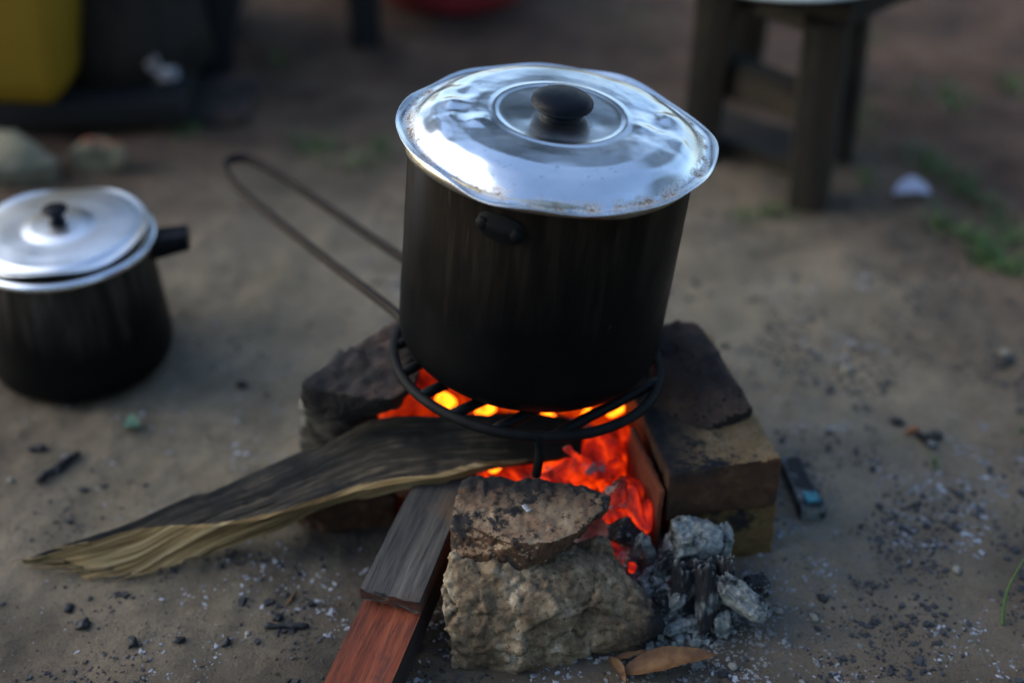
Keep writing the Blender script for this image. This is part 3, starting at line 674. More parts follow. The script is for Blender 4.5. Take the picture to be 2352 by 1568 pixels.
for i, (a, b, c) in enumerate(zip(A, B, C_)):
    if i: run += (B[i]-B[i-1]).length
    t = i/(len(A)-1)
    th = min(.030, (a-b).length*.5+.006)
    d = a.lerp(c, .25)+Vector((0, .004, 0)); d.z = max(-.004, a.z-th)
    c = c.copy(); k_ = max(0, min(1, (.62-t)/.2))*min(1, t*8); c += (c-b)*(.30*k_*(math.floor(3*(noise.noise(Vector((run*22, 1, 5)))+.5))/3-.5))
    ringp = [a.lerp(b, k/E1) for k in range(E1)]+[b.lerp(c, k/E2) for k in range(E2)]+[c.lerp(d, k/E3) for k in range(E3)]+[d.lerp(a, k/E4) for k in range(E4)]
    cen = (a+b+c+d)/4; per = 0; bend = math.sin(min(1, t*1.5)*PI)*.003
    for k, p in enumerate(ringp):
        if k: per += (p-ringp[k-1]).length
        nr = (p-cen).normalized(); q = Vector((run*14, per*90, 0))
        amp = min(1, (a-b).length/.03)
        dd = (.0010*fn(q, 1, 4)+.0009*fn((run*20, per*260, 7), 1, 2)+.0022*fn((run*16, per*22, 3), 1, 3)-(.0008 if E1 <= k <= E1+E2 else .0030)*max(0, 1-abs(fn((run*5, per*70, 11), 1, 2))*7))*amp
        if k < E1: dd -= .002*math.sin(PI*k/E1)*amp
        V.append(p+nr*dd); UV.append((run, per)); CH.append(max(0, min(1, (t-.74)/.18)))
        BA.append(1.0 if E1 <= k <= E1+E2+1 else (.5 if k == E1-1 else 0.0))
for i in range(len(A)-1):
    for k in range(n): F.append((i*n+k, i*n+(k+1) % n, (i+1)*n+(k+1) % n, (i+1)*n+k))
F.append(tuple(range(n))); F.append(tuple(reversed(range((len(A)-1)*n, len(A)*n))))
base = P(600, 1230, 0); base.z = 0
me = vf_mesh('split_log', [v-base for v in V], F)
uvl = me.uv_layers.new(name='UVMap')
for lp_ in me.loops: uvl.data[lp_.index].uv = UV[lp_.vertex_index]
for nm, arr in (('char', CH), ('bare', BA)):
    at = me.attributes.new(nm, 'FLOAT', 'POINT'); at.data.foreach_set('value', arr)
bm = bmesh.new(); bm.from_mesh(me); bmesh.ops.recalc_face_normals(bm, faces=bm.faces[:]); bm.to_mesh(me); bm.free()
o = link('split_log', me, M_LOG, None, Matrix.Translation(base)); tag(o, 'long grey split log with a pale pointed end lying into the fire', 'firewood')
me.set_sharp_from_angle(angle=math.radians(48))
M_SPLIT = wood('fresh_split_wood', [(.3, (.06, .040, .016)), (.5, (.22, .16, .07)), (.7, (.36, .29, .15))], (9, 200, 200)).m
for i, (p0, p1, z0, z1, r) in enumerate([((34, 1296), (150, 1288), .004, .010, .0016), ((60, 1304), (190, 1300), .003, .008, .0018), ((120, 1318), (260, 1302), .002, .009, .0017), ((190, 1331), (300, 1316), .002, .006, .0016),
        ((260, 1334), (372, 1306), .002, .010, .0014), ((22, 1289), (110, 1276), .010, .014, .0012), ((110, 1262), (210, 1246), .022, .030, .0013)]):
    a, b = P(*p0, z0), P(*p1, z1)
    tube('splinter', [a.lerp(b, k/8)-base+Vector((0, .0008*math.sin(k*1.3+i), 0)) for k in range(9)], (lambda r: lambda t: r*(.12+.88*min(1, t*2.2)))(r), M_SPLIT, o, Matrix.Translation(base), 7, False, .6)

# ------------------------------------------------------------------ red timber with the grey plank on it
s1 = P(895, 1394, .046); e1 = P(815, 1575, .036); dirt = (e1-s1).normalized()
ra = e1+dirt*.10; rb = s1-dirt*.17; rb.z = .058
tr = beam('red_timber', ra, rb, .0525, .032, [M_REDWOOD], None, 90, 14, 8, .0012, 50, .0500, .030, seed=3, jag=.01)
tag(tr, 'red brown timber running out of the picture below the grey plank', 'timber')
tr.data.materials.append(M_BARK)
for p in tr.data.polygons:
    if abs(p.normal.y) > .7: p.material_index = 1
ga = s1+Vector((0, 0, .0125)); gb = rb+Vector((0, 0, .016)); gb = ga.lerp(gb, .95)
gp = beam('grey_plank', ga, gb, .0520, .0115, M_GREYPLANK, None, 90, 16, 4, .0011, 50, .046, .012, seed=5, jag=.004)
tag(gp, 'short grey weathered plank lying on the red timber with its far end in the fire', 'plank')
gp.data.materials.append(M_REDEND)
for p in gp.data.polygons:
    if p.normal.x < -.7: p.material_index = 1
at = gp.data.attributes.new('char', 'FLOAT', 'POINT'); xs = [v.co.x for v in gp.data.vertices]; mx = max(xs)
at.data.foreach_set('value', [max(0, min(1, (x/mx-.72)/.3)) for x in xs])

# ------------------------------------------------------------------ fire
bedp = []
for k in range(18):
    a = k/18*2*PI; bedp.append(Vector((.045+.115*math.cos(a), 1.03+.125*math.sin(a), -.01))); bedp.append(Vector((.045+.09*math.cos(a), 1.03+.09*math.sin(a), .028)))
bedp.append(P(1670, 1420, -.01)); bedp.append(P(1470, 1470, -.01)); bedp.append(P(1560, 1400, .004)); bedp.append(P(1480, 1330, .012))
me, bs = hull_mesh('ash_bed', bedp, .004, 3, ((.009, 22, 4), (.004, 80, 3)), 9)
tag(link('ash_bed', me, M_ASH, None, Matrix.Translation(bs)), kind='stuff')
def chunk(name, pos, dims, rot, mat, label, cat, group=None, seed=0, sub=4, amp=.35, box=.5):
    me = lump_mesh(name, dims, seed, sub, amp, box)
    o = link(name, me, mat, None, Matrix.Translation(pos) @ Euler(rot).to_matrix().to_4x4()); return tag(o, label, cat, group)
GC = 'glowing coals in the fire'
coals = [  # px, py, y, half sizes, rot, material
    (1340, 1060, .985, (.034, .024, .024), (.2, .3, .5), 'big round glowing coal in the middle of the fire opening', 0),
    (1215, 1085, .995, (.036, .022, .018), (.1, -.2, .2), 'long orange coal behind the thin grate leg', 0),
    (1275, 1108, .960, (.026, .013, .012), (.5, .2, 1.1), 'red coal peeping over the flat slab', 0),
    (1400, 1085, .975, (.010, .014, .014), (.3, .5, -.2), 'upright glowing coal against the clay slab', 0),
    (1425, 1045, 1.01, (.018, .022, .024), (.3, .1, .9), 'red coal under the right edge of the grate', 0),
    (1458, 1165, .925, (.0055, .019, .0065), (.75, .1, .45), 'bright red finger of ember above the ash', 0),
    (1420, 1178, .930, (.015, .008, .006), (.3, .1, .5), 'small red coal just right of the slab tip', 0),
    (1486, 1185, .920, (.005, .014, .005), (.6, 0, -.1), 'narrow red ember touching the clay slab foot', 0),
    (1425, 1140, .940, (.014, .012, .013), (.3, .8, .6), 'half dead coal with grey skin right of the slab tip', 1),
    (1405, 1262, .900, (.006, .014, .006), (.2, .2, .9), 'small dull ember beside the limestone block top', 1),
    (1120, 1080, 1.00, (.020, .018, .014), (.2, .3, .4), 'orange coal below the charred log end', 0),
    (1060, 1102, .985, (.014, .010, .007), (.2, .1, .4), 'little red coal between log and grey plank', 1),
    (1452, 1302, .885, (.0035, .0045, .003), (0, 0, 0), 'tiny red ember between the pale ash splinters', 0),
    (1545, 1338, .880, (.0030, .0040, .003), (0, 0, 0), 'tiny red ember glowing deep in the ash heap', 0),
    (1440, 1135, .950, (.016, .012, .014), (.1, .1, .1), 'dull coal behind the clay slab', 1)]
for i, (px, py, yy, dm, rt, lb, k) in enumerate(coals):
    chunk('glowing_coal', PY(px, py, yy), dm, rt, (M_EMBER, M_EMBERASH)[k], lb, 'coal', GC, 40+i, 5, .34, .25)
# added glowing logs standing for the orange firelit wall behind the grate
bl = tube('wall_glow_log', spline([Vector((-.14, 1.075, .088)), Vector((-.06, 1.085, .085)), Vector((.03, 1.09, .08)), Vector((.13, 1.07, .07))], 8), .026, M_WALLGLOW, None, None, 20, False, .25)
tag(bl, 'added log glowing as the firelit wall behind the grate bars', 'firewood')
bl2 = tube('wall_glow_log', spline([Vector((-.115, 1.02, .085)), Vector((-.07, 1.055, .09)), Vector((-.02, 1.10, .09))], 8), .016, M_WALLGLOW, None, None, 16, False, .3)
tag(bl2, 'added thin stick glowing as the firelit wall at the left edge of the grate', 'firewood')
def flame(px, py, yy, h, w, label):
    V, F = lathe([(.0006, 0), (w*.6, h*.10), (w, h*.3), (w*.85, h*.5), (w*.5, h*.75), (w*.2, h*.92), (.0006, h)], 16, None, lambda r, a, z: .25*r*math.sin(2*a+z*60))
    me = vf_mesh('flame', [(v[0]+.15*h*math.sin(v[2]/h*3), v[1]*.7, v[2]) for v in V], F)
    p = PY(px, py, yy); o = link('flame', me, M_FLAME, None, Matrix.Translation(p-Vector((0, 0, h*.4)))); tag(o, label, 'flame', 'small flames under the pot')
flame(1012, 925, 1.045, .024, .0105, 'yellow flame between the two left grate bars')
flame(1110, 940, 1.04, .018, .009, 'second yellow flame under the front left of the pot')
flame(1252, 957, 1.04, .012, .0075, 'tiny flame under the middle of the pot')
flame(1405, 938, 1.04, .024, .008, 'flame under the right side of the pot')
flame(1345, 952, 1.05, .016, .006, 'short flame left of the right hand flame')
flame(1128, 1072, .990, .020, .008, 'orange flame licking below the charred log end')

# ash-grey and charred chunks spilled to the right of the limestone
SG = 'charred pieces spilled from the fire'
chs = [
    (1588, 1252, .900, (.020, .016, .025), (.15, .05, .25), 1, 'pale ash coated block standing in front of the lower brick'),
    (1652, 1256, .905, (.008, .010, .021), (.1, .12, .1), 1, 'narrow pale ash coated piece at the right of the pale block'),
    (1622, 1372, .855, (.0085, .010, .033), (-.35, .04, .15), 0, 'black charcoal stick with a white ash edge standing in the ash'),
    (1662, 1350, .862, (.0065, .009, .028), (-.30, .15, .2), 0, 'second black stick leaning right of the white edged one'),
    (1570, 1350, .868, (.011, .010, .026), (-.2, .15, .5), 0, 'dark charcoal piece left of the white edged stick'),
    (1700, 1372, .850, (.025, .009, .013), (.5, .45, -.45), 1, 'grey wedge of burnt wood pointing right'),
    (1738, 1345, .870, (.011, .009, .009), (.1, .1, .4), 0, 'small bluish charcoal block at the far right of the ash'),
    (1508, 1335, .885, (.015, .012, .011), (.4, .2, .9), 1, 'ash coated lump right of the limestone block'),
    (1460, 1262, .905, (.0045, .005, .019), (.25, .2, .1), 1, 'upright pale splinter of ash beside the limestone'),
    (1440, 1222, .915, (.014, .010, .012), (.5, .3, .1), 0, 'blackened lump under the red embers'),
    (1490, 1262, .900, (.005, .006, .017), (.2, -.3, .1), 1, 'second pale splinter leaning beside the upright one'),
    (1545, 1295, .890, (.013, .008, .014), (.1, .6, .5), 0, 'charred lump behind the ash coated lump'),
    (1560, 1432, .848, (.020, .008, .005), (.1, .1, .4), 1, 'flat ash flake heap at the foot of the black stick'),
    (1520, 1395, .860, (.011, .011, .010), (.1, .7, .3), 0, 'small black coal touching the limestone side'),
    (1545, 1375, .862, (.004, .012, .013), (.1, .5, .1), 1, 'thin pale ash sheet standing between two black coals'),
    (1655, 1428, .846, (.007, .007, .010), (.2, .1, .1), 1, 'little pale ash lump at the base of the black stick')]
for i, (px, py, yy, dm, rt, k, lb) in enumerate(chs):
    p = PY(px, py, yy); chunk('charred_piece', p, dm, rt, (M_CHAR, M_ASHY)[k], lb, 'charred wood', SG, 70+i, 5, .34, .6)

# ------------------------------------------------------------------ things lying about
def stick(name, p0, p1, r, mat, label, cat, group=None, seed=0):
    a = on_ground(*p0, r*.7); b = on_ground(*p1, r*.7); k = 14
    pts = [a.lerp(b, t/k)+Vector((0, .0, .0))+.3*r*Vector((fn((t*.4, seed, 0), 1, 2), fn((t*.4, seed, 5), 1, 2), 0)) for t in range(k+1)]
    base = (a+b)/2; o = tube(name, [p-base for p in pts], lambda t: r*(.75+.35*fn((t*3, seed, 1), 1, 2))*(1 if .03 < t < .97 else .6), mat, None, Matrix.Translation(base), 9, False, .5)
    return tag(o, label, cat, group)
pst = beam('charred_offcut', on_ground(1812, 1072, .016), on_ground(1866, 1195, .016), .019, .014, M_CHAR, None, 40, 8, 6, .0018, 60, .023, .016, seed=9, jag=.003)
tag(pst, 'charred flat stick with a teal paint patch right of the bricks', 'stick')
q = beam('paint_patch', on_ground(1853, 1163, .0185), on_ground(1864, 1186, .0185), .012, .0028, M_TEAL, None, 14, 6, 2, .0008, 200); q.parent = pst; q.matrix_basis = pst.matrix_basis.inverted() @ q.matrix_basis
stick('charred_stick', (85, 1112), (182, 1045), .005, M_CHAR, 'thin charred stick on the ground at far left below the small pot', 'stick', seed=1)
stick('charred_stick', (66, 1042), (108, 1038), .0045, M_COAL, 'very short black stick at far left above the thin charred stick', 'stick', seed=2)
stick('charred_stick', (608, 1450), (712, 1443), .0038, M_COAL, 'glossy black charcoal sliver below the long split log', 'stick', seed=3)
stick('pale_splinter', (660, 1392), (676, 1368), .0016, M_DLEAF, 'tiny straw coloured splinter below the long split log', 'splinter', seed=4)
stick('wood_chip', (2080, 995), (2108, 985), .0045, M_CHIP, 'orange wood chip on the ground at right', 'wood chip', seed=5)
stick('charred_stick', (2105, 1000), (2148, 1028), .0060, M_CHAR, 'short charred stick touching the orange wood chip', 'stick', seed=6)
def leaf(name, a, b, wd, lift, mat, label, cat='leaf', curl=.4):
    a = Vector(a); b = Vector(b); L = (b-a).length; x = (b-a).normalized(); y = Vector((0, 0, 1)).cross(x).normalized(); V = []; F = []; n, w = 24, 8
    for i in range(n+1):
        t = i/n; W = wd*math.sin(PI*min(1, t*1.02)**.8)**.8 if 0 < t < 1 else .0004
        for j in range(w+1):
            s = j/w*2-1
            V.append(x*(t*L)+y*(s*W)+Vector((0, 0, lift*math.sin(PI*t)+curl*W*s*s+.0015*fn((t*4, s, 1), 1, 2)+lift*1.2*t*t)))
    for i in range(n):
        for j in range(w): k = i*(w+1)+j; F.append((k, k+1, k+w+2, k+w+1))
    return tag(link(name, vf_mesh(name, V, F), mat, None, Matrix.Translation(a)), label, cat)
leaf('dry_leaf', on_ground(1425, 1556, .002), on_ground(1645, 1532, .006), .012, .006, M_DLEAF, 'curled dry brown leaf at the foot of the limestone block')
leaf('dry_leaf', on_ground(1400, 1520, .004), on_ground(1436, 1590, .004), .005, .003, M_DLEAF, 'narrow dry leaf crossing the stalk end of the curled leaf')
leaf('dry_leaf', on_ground(1400, 1528, .003), on_ground(1490, 1512, .004), .003, .002, M_DLEAF, 'thin dry leaf scrap pressed against the limestone foot')
leaf('green_leaf', on_ground(285, 990, .003), on_ground(325, 992, .003), .011, .002, M_GLEAF, 'small faded green leaf on the sand below the small pot')
leaf('paper_scrap', on_ground(2050, 452, .006), on_ground(2135, 462, .004), .022, .006, M_SCRAP, 'pale bluish scrap lying on the ground right of the stool', 'scrap')
gb_ = tube('grass_blade', spline([on_ground(2303, 1432), P(2306, 1390, .012), P(2318, 1345, .028), P(2342, 1300, .045), P(2362, 1268, .055)], 6), lambda t: .0016*(1-.7*t), M_GRASS, None, None, 6)
tag(gb_, 'single curved green grass blade at the lower right edge', 'grass blade')
fl_ = beam('ash_flake', P(1203, 1158, .1165), P(1216, 1172, .1165), .0035, .0012, M_FLECK, None, 6, 4, 2, .0004, 300)
tag(fl_, 'tiny white ash flake on top of the flat scorched slab', 'ash flake')
pebs = [((2308, 815), .0058, 'white pebble near the right edge of the ground'), ((1945, 850), .0070, 'pale grey pebble right of the dark slab'), ((1870, 1416), .0048, 'oval white pebble right of the burnt wedge'),
        ((1790, 1400), .0040, 'small white pebble between oval pebble and burnt wedge'), ((2195, 1318), .0048, 'grey green pebble at lower right'), ((1682, 1535), .0042, 'round white pebble near the tip of the curled leaf'),
        ((24, 1105), .0036, 'pale pebble at the far left edge'), ((570, 1460), .0032, 'white speck sized pebble below the charcoal sliver')]
for i, (pp_, s, lb) in enumerate(pebs):
    chunk('pebble', on_ground(*pp_, s*.4), (s, s*.75, s*.6), (0, 0, i*1.1), M_PEBBLE, lb, 'pebble', 'pebbles on the sand', 90+i, 3, .2, 0)
cbs = [((556, 884), .006, 'black crumb of charcoal right of the small pot'), ((155, 1385), .0055, 'charcoal crumb below the pale log tip'), ((187, 1430), .0065, 'knobbly charcoal lump at lower left'), ((305, 1480), .0055, 'round charcoal bit at the bottom left'),
       ((413, 1478), .005, 'charcoal bit right of the round one at bottom left'), ((2150, 1000), .007, 'charcoal lump beside the orange chip'), ((2315, 835), .008, 'dark crumb beside the white pebble at right'), ((1890, 1378), .005, 'charcoal crumb above the oval white pebble'),
       ((640, 1425), .005, 'larger charcoal lump above the charcoal sliver'), ((2060, 965), .007, 'charcoal lump left of the orange chip'), ((520, 1480), .0045, 'charcoal lump left of the charcoal sliver')]
for i, (pp_, s, lb) in enumerate(cbs):
    chunk('charcoal_lump', on_ground(*pp_, s*.35), (s, s*.7, s*.5), (0, .2, i*1.7), M_COAL, lb, 'charcoal', 'charcoal lumps on the sand', 120+i, 3, .45, .3)

# ------------------------------------------------------------------ stool with basin
F1 = on_ground(1862, 448); F2 = on_ground(1612, 335); F3 = on_ground(1925, 335); F4 = F2+F3-F1+Vector((.02, .05, 0))
cen = (F1+F2+F3+F4)/4; cen.z = 0
st = empty('wooden_stool', cen, 'low dark wooden stool with thick legs behind the pot at upper right', 'stool')
SZ = .262
tops = []
for i, f in enumerate((F1, F2, F3, F4)):
    f = Vector((f.x, f.y, 0)); d = (cen-f); d.z = 0; t = f+d*.10; t.z = SZ-.022
    tops.append((f, t))
    w = .054
    beam('leg', t, f, w, w, M_STOOL, st, 40, 6, 6, .003, 18, w*.92, w*.92, seed=i, up=(.3, 1, .1), round_=.35)
cx_, cy_ = cen.x, cen.y
# seat board built as a turned-up block: middle of top face from one edge to the other
ax = (F3-F1); ax.z = 0; axn = ax.normalized(); bx = Vector((-axn.y, axn.x, 0))
e = (F2-F1); e.z = 0; en = e.normalized()
beam('seat', cen-en*.155+Vector((0, 0, SZ)), cen+en*.155+Vector((0, 0, SZ)), ax.length+.03, .022, M_STOOL, st, 30, 14, 3, .002, 18, seed=7)
def between(i, j, z, name, w, h):
    a = tops[i][0].lerp(tops[i][1], z/SZ); b = tops[j][0].lerp(tops[j][1], z/SZ); a.z = b.z = z
    beam(name, a, b, w, h, M_STOOL, st, 24, 4, 4, .0015, 30, seed=i+j)
between(0, 1, .240, 'apron', .022, .030); between(0, 2, .240, 'apron', .022, .030)
between(0, 1, .140, 'stretcher', .030, .046)
bs_ = P(1850, 1, SZ+.040)+Vector((.0, .150, 0)); bs_.z = SZ+.003
bas = empty('enamel_basin', bs_, 'white enamel basin standing on the wooden stool, cut by the top edge', 'basin')
lathe_obj('bowl', [(.0005, .002), (.085, .002), (.10, .008), (.138, .030), (.146, .036)]+[(.142, .038), (.10, .012), (.0005, .006)], M_IRON, bas, Matrix.Translation(bs_), 72)
tube('rolled_rim', [bs_+Vector((.147*math.cos(2*PI*k/60), .147*math.sin(2*PI*k/60), .037)) for k in range(60)], .0038, M_ENAMEL, bas, None, 10, True)
bp = beam('dark_board', on_ground(1618, 306, .022), on_ground(1850, 375, .022), .085, .022, M_STOOL, None, 40, 12, 4, .003, 18, seed=33)
tag(bp, 'dark board lying on the ground between the stool feet', 'board')

# ------------------------------------------------------------------ upper left: yellow can, stump, bench, basin
yc = P(-62, 268, .05); jc = empty('yellow_jerrycan', Vector((yc.x, yc.y+.11, .05)), 'yellow plastic container at the upper left corner behind the small pot', 'container')
def rbox(name, c, size, mat, parent, taper=.85, rnd=.25, rot=0):
    bm = bmesh.new(); bmesh.ops.create_cube(bm, size=1)
    bmesh.ops.bevel(bm, geom=bm.edges[:]+bm.verts[:], offset=rnd*.5, segments=5, affect='EDGES', profile=.5)
    bmesh.ops.subdivide_edges(bm, edges=bm.edges[:], cuts=1, use_grid_fill=True)
    for v in bm.verts:
        k = taper+(1-taper)*min(1, (v.co.z+.5)*2.2); v.co = Vector((v.co.x*size[0]*k, v.co.y*size[1]*k, v.co.z*size[2]))
        v.co += v.co.normalized()*.002*fn(v.co, 12, 2)
    return link(name, bm_mesh(bm, name), mat, parent, Matrix.Translation(c) @ Matrix.Rotation(rot, 4, 'Z'))
cc_ = jc.location+Vector((0, 0, .20))
rbox('tank', cc_, (.30, .20, .40), M_YELLOW, jc, .80, .22, math.radians(-4))
lathe_obj('cap', [(.0005, .03), (.022, .03), (.025, .026), (.025, 0)], M_BLACK, jc, Matrix.Translation(cc_+Vector((.07, 0, .198))), 24)
tube('carry_handle', spline([cc_+Vector((-.09, 0, .18)), cc_+Vector((-.08, 0, .235)), cc_+Vector((.02, 0, .235)), cc_+Vector((.03, 0, .18))], 6), .012, M_YELLOW, jc, None, 10)
bpl = beam('support_board', Vector((yc.x-.35, yc.y+.13, .048)), Vector((P(400, 250, .05).x, yc.y+.16, .048)), .24, .03, M_DARKWOOD, None, 40, 12, 4, .002, 15, seed=44)
tag(bpl, 'dark board raised off the ground under the yellow container', 'board')
for i, dx in enumerate((-.28, .30)):
    rock('prop_stone', [Vector((yc.x+dx+a, yc.y+.14+b, z)) for a in (-.05, .05) for b in (-.07, .07) for z in (-.01, .017)], M_DARKSTONE, ('dark stone propping the left end of the raised board', 'dark stone propping the right end of the raised board')[i], 'stone', voxel=.006, smooth=3, disp=((.004, 20, 3),), seed=50+i)
sb = P(250, 215, .05); sb = Vector((sb.x-.01, sb.y+.15, 0)); 
tag(link('tree_stump', (lambda: (lambda vf: vf_mesh('tree_stump', *vf))(lathe([(.0006, 0), (.13, 0), (.125, .05), (.112, .15), (.108, .30), (.11, .44), (.0006, .45)], 60, None, lambda r, a, z: .009*fn((math.cos(a), math.sin(a), z*2), 3, 3))))(), M_BROWNWOOD, None, Matrix.Translation((sb.x, sb.y, 0.0485))), 'brown wooden stump standing right of the yellow container', 'stump')
fp = P(345, 180, .05)
fo = empty('foil_wrapper', Vector((fp.x, fp.y, .05)), 'crumpled silver and orange wrapper in front of the stump', 'wrapper')
for i, (dx, dz, s) in enumerate([(-.050, .014, .018), (-.030, .012, .014), (-.010, .012, .016), (.010, .010, .014), (.026, .009, .011), (-.020, .030, .012), (.004, .034, .010)]):
    me = lump_mesh('foil_fold', (s*1.2, s*.5, s*.9), 200+i, 3, .9, .6); link('foil_fold', me, M_FOIL, fo, Matrix.Translation(Vector((fp.x+dx, fp.y-.005, .05+dz))), smooth=False)
bn = on_ground(500, 158); b2 = on_ground(845, 88); off = Vector((-.10, .30, 0))
bc = (bn+b2+off)/2; bench = empty('wooden_bench', Vector((bc.x, bc.y, 0)), 'dark wooden bench legs at the top left beyond the stump', 'bench')
BZ = .43
for i, (f, sl_) in enumerate(((bn, (.08, .05)), (b2, (.0, .02)), (bn+off, (.06, 0)), (b2+off, (0, 0)))):
    f = Vector((f.x, f.y, 0)); t = f+Vector((sl_[0], sl_[1], BZ-.03))
    beam('leg', t, f, .05, .045, M_DARKWOOD, bench, 20, 5, 5, .002, 18, seed=60+i, up=(0, 1, .1), round_=.2)
m0 = (bn+bn+off)/2+Vector((-.10, 0, 0)); m1 = (b2+b2+off)/2+Vector((.10, .05, 0)); m0.z = m1.z = BZ
beam('seat', m0, m1, .40, .035, M_DARKWOOD, bench, 30, 12, 4, .002, 14, seed=66)
cr = on_ground(420, 150); cr = Vector((cr.x-.02, cr.y+.10, 0))
tag(rbox('dark_sack', cr+Vector((.02, .04, .15)), (.16, .16, .30), M_DARKWOOD, None, .9, .4), 'dark bundle under the bench right of the wrapper', 'bundle')
rb_ = on_ground(1035, 42); rbp = Vector((rb_.x, rb_.y+.12, 0))
rbn = empty('red_basin', rbp, 'red and pink plastic basin on the ground at the top edge', 'basin')
lathe_obj('bowl', [(.0005, .004), (.115, .004), (.125, .010), (.155, .075), (.162, .10), (.168, .102), (.158, .098), (.12, .014), (.0005, .01)], M_RED, rbn, Matrix.Translation(rbp), 72)
# two pale stones between the container and the small pot
rock('garden_stone', [P(-20, 300, .05), P(40, 300, .06), P(75, 330, .05), P(135, 370, .03), P(140, 425, -.01), P(60, 440, -.01), P(-40, 440, -.01), P(-40, 400, .03), P(40, 330, -.01)], M_LEFTSTONE,
     'grey green stone at the left edge behind the small pot', 'stone', voxel=.004, smooth=4, disp=((.006, 15, 3), (.002, 60, 3)), seed=71)
gs = rock('garden_stone', [P(150, 345, .035), P(185, 318, .05), P(250, 312, .05), P(295, 335, .045), P(302, 375, .02), P(290, 400, -.005), P(200, 405, -.005), P(150, 385, .0), P(200, 350, -.01)], M_LEFTSTONE,
     'round pale stone with a rusty red top left of the wire handle', 'stone', voxel=.004, smooth=4, disp=((.006, 18, 3), (.002, 60, 3)), seed=73)
gs.data.materials.append(M_RUSTY)
for p in gs.data.polygons:
    if p.normal.z > .5 and fn(p.center, 20, 2, 3) > -.25 and p.center.x > -.02: p.material_index = 1

# ------------------------------------------------------------------ loose ground cover
def scatter(name, n, dens, size, mat, seed, flat=.35, long_=1.6, region=((-1.0, 1.0), (.66, 2.4)), lift=None):
    rnd = random.Random(seed); V = []; F = []; cnt = 0; tries = 0
    while cnt < n and tries < n*60:
        tries += 1
        x = rnd.uniform(*region[0]); y = rnd.uniform(*region[1])
        if abs(x) > .40*y+.12: continue
        if rnd.random() > dens(x, y): continue
        s = size(rnd); a = rnd.uniform(0, PI); ca, sa = math.cos(a), math.sin(a); L = s*rnd.uniform(1, long_)
        z = gh(x, y)+s*flat*.4+(rnd.random()*lift(x, y) if lift else 0); tl = rnd.uniform(-.4, .4)
        i = len(V)
        k = 5
        for lev, (sc_, zz) in enumerate(((1.0, -.5), (.75, .5))):
            for q in range(k):
                an = 2*PI*q/k+rnd.uniform(-.3, .3); u = L*math.cos(an)*sc_*rnd.uniform(.7, 1.1); v = s*math.sin(an)*sc_*rnd.uniform(.7, 1.1)
                V.append((x+u*ca-v*sa, y+u*sa+v*ca, z+zz*s*flat+u*tl*.5))
        F.append(tuple(i+k+q for q in range(k)))
        for q in range(k): F.append((i+q, i+(q+1) % k, i+k+(q+1) % k, i+k+q))
        cnt += 1
    tag(link(name, vf_mesh(name, V, F), mat, smooth=False), kind='stuff')
def clump(x, y, s, sd): return max(0, min(1, .5+2.2*fn((x, y, 0), s, 3, sd)))
def d_ash(x, y):
    d = math.hypot(x-.16, y-.98); k = math.exp(-(d/.33)**2)*1.0
    k += .9*math.exp(-((x+.17)/.14)**2-((y-.84)/.07)**2)
    k += .25*math.exp(-((x-.35)/.3)**2-((y-.95)/.35)**2)
    k += .05 if x > -.2 else .012
    return min(1, k)*clump(x, y, 9, 1)**2*clump(x, y, 30, 6)
def d_coal(x, y):
    k = .28*math.exp(-((y-.78)/.22)**2)+.35*math.exp(-((x-.4)/.22)**2-((y-.98)/.3)**2)+.3*math.exp(-((x+.2)/.2)**2-((y-.82)/.1)**2)+.45*math.exp(-((x-.42)/.28)**2-((y-1.15)/.35)**2)+.05
    return min(1, k)*clump(x, y, 11, 3)**2
lg = lambda lo, md: (lambda r: lo+md*r.expovariate(1))
scatter('ash_flecks', 9000, d_ash, lambda r: min(.0030, .0004+.0005*r.expovariate(1)), M_FLECK, 11, .3, 2.6)
scatter('charcoal_crumbs', 9500, d_coal, lambda r: min(.0048, .0006+.0007*r.expovariate(1)), M_CRUMB, 12, .6, 1.8)
scatter('grit', 7000, lambda x, y: clump(x, y, 14, 9)*(1 if y < 1.1 else .35), lambda r: min(.0022, .0005+.0004*r.expovariate(1)), M_GROUND, 13, .8, 1.3)

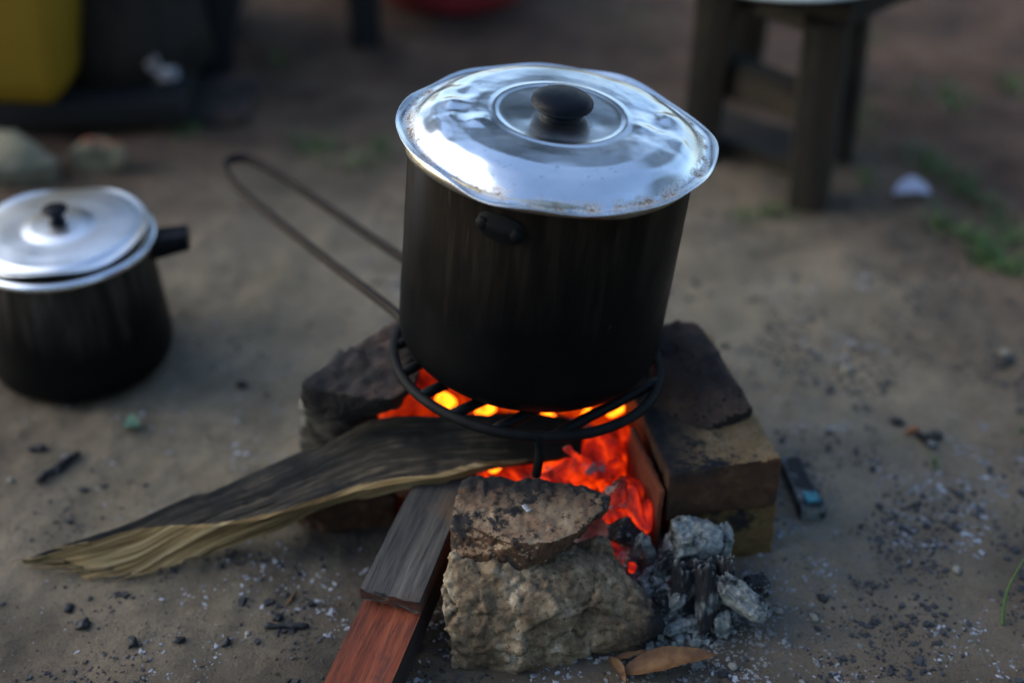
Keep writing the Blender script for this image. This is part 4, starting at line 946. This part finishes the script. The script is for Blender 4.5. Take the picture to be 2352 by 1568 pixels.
scatter('ash_crumbs', 2400, lambda x, y: math.exp(-((x-.155)/.075)**2-((y-.855)/.055)**2)+.5*math.exp(-((x-.10)/.05)**2-((y-.90)/.04)**2), lambda r: min(.0030, .0005+.0006*r.expovariate(1)), M_ASH, 17, .4, 2.2, ((-.05, .4), (.7, 1.05)))
scatter('ash_shards', 420, lambda x, y: math.exp(-((x-.142)/.034)**2-((y-.872)/.030)**2)+.5*math.exp(-((x-.11)/.03)**2-((y-.905)/.025)**2), lambda r: r.uniform(.0016, .0052), M_ASHY, 19, .8, 2.4, ((0, .25), (.8, .98)), lambda x, y: .034*math.exp(-((x-.13)/.05)**2-((y-.89)/.04)**2))
def grass():
    rnd = random.Random(5); V = []; F = []
    def blade(p, h, a, lean, w):
        i = len(V); s = Vector((math.cos(a), math.sin(a), 0)); d = Vector((math.cos(a+1.3), math.sin(a+1.3), 0))
        for k in range(4):
            t = k/3; q = p+Vector((0, 0, h*(t-.35*lean*t*t)))+d*(lean*h*t*t); ww = w*(1-t*.85); V.extend([q-s*ww, q+s*ww])
        for k in range(3): j = i+2*k; F.append((j, j+1, j+3, j+2))
    strips = [((2090, 205), (2210, 235), 60, 26), ((2170, 210), (2200, 270), 60, 14), ((2080, 340), (2140, 400), 70, 26), ((2120, 385), (2230, 430), 130, 18), ((2190, 420), (2330, 520), 150, 16), ((2130, 505), (2220, 540), 90, 16),
              ((2220, 540), (2300, 600), 110, 14), ((2230, 600), (2352, 620), 130, 14), ((1960, 180), (1990, 330), 90, 24), ((1970, 400), (1990, 440), 30, 12), ((1690, 495), (1800, 500), 60, 16), ((690, 330), (760, 345), 90, 22), ((760, 370), (860, 390), 80, 24),
              ((850, 300), (880, 370), 60, 14), ((640, 150), (670, 160), 40, 12), ((2290, 180), (2330, 215), 60, 14), ((390, 320), (470, 300), 30, 16), ((2300, 530), (2352, 560), 70, 20), ((1950, 60), (2010, 100), 30, 22), ((1350, 60), (1500, 80), 40, 30),
              ((1690, 1060), (1700, 1065), 0, 3), ((2140, 1068), (2170, 1075), 6, 6), ((2345, 960), (2352, 1000), 10, 10)]
    for a, b, n, sp in strips:
        for _ in range(int(n*.6)):
            t = rnd.random(); px = a[0]+(b[0]-a[0])*t+rnd.gauss(0, sp); py = a[1]+(b[1]-a[1])*t+rnd.gauss(0, sp*.6)
            blade(on_ground(px, py), rnd.uniform(.008, .03), rnd.uniform(0, 2*PI), rnd.uniform(.3, 1.3), rnd.uniform(.0010, .0022))
    tag(link('grass', vf_mesh('grass', V, F), M_GRASS), kind='stuff')
grass()
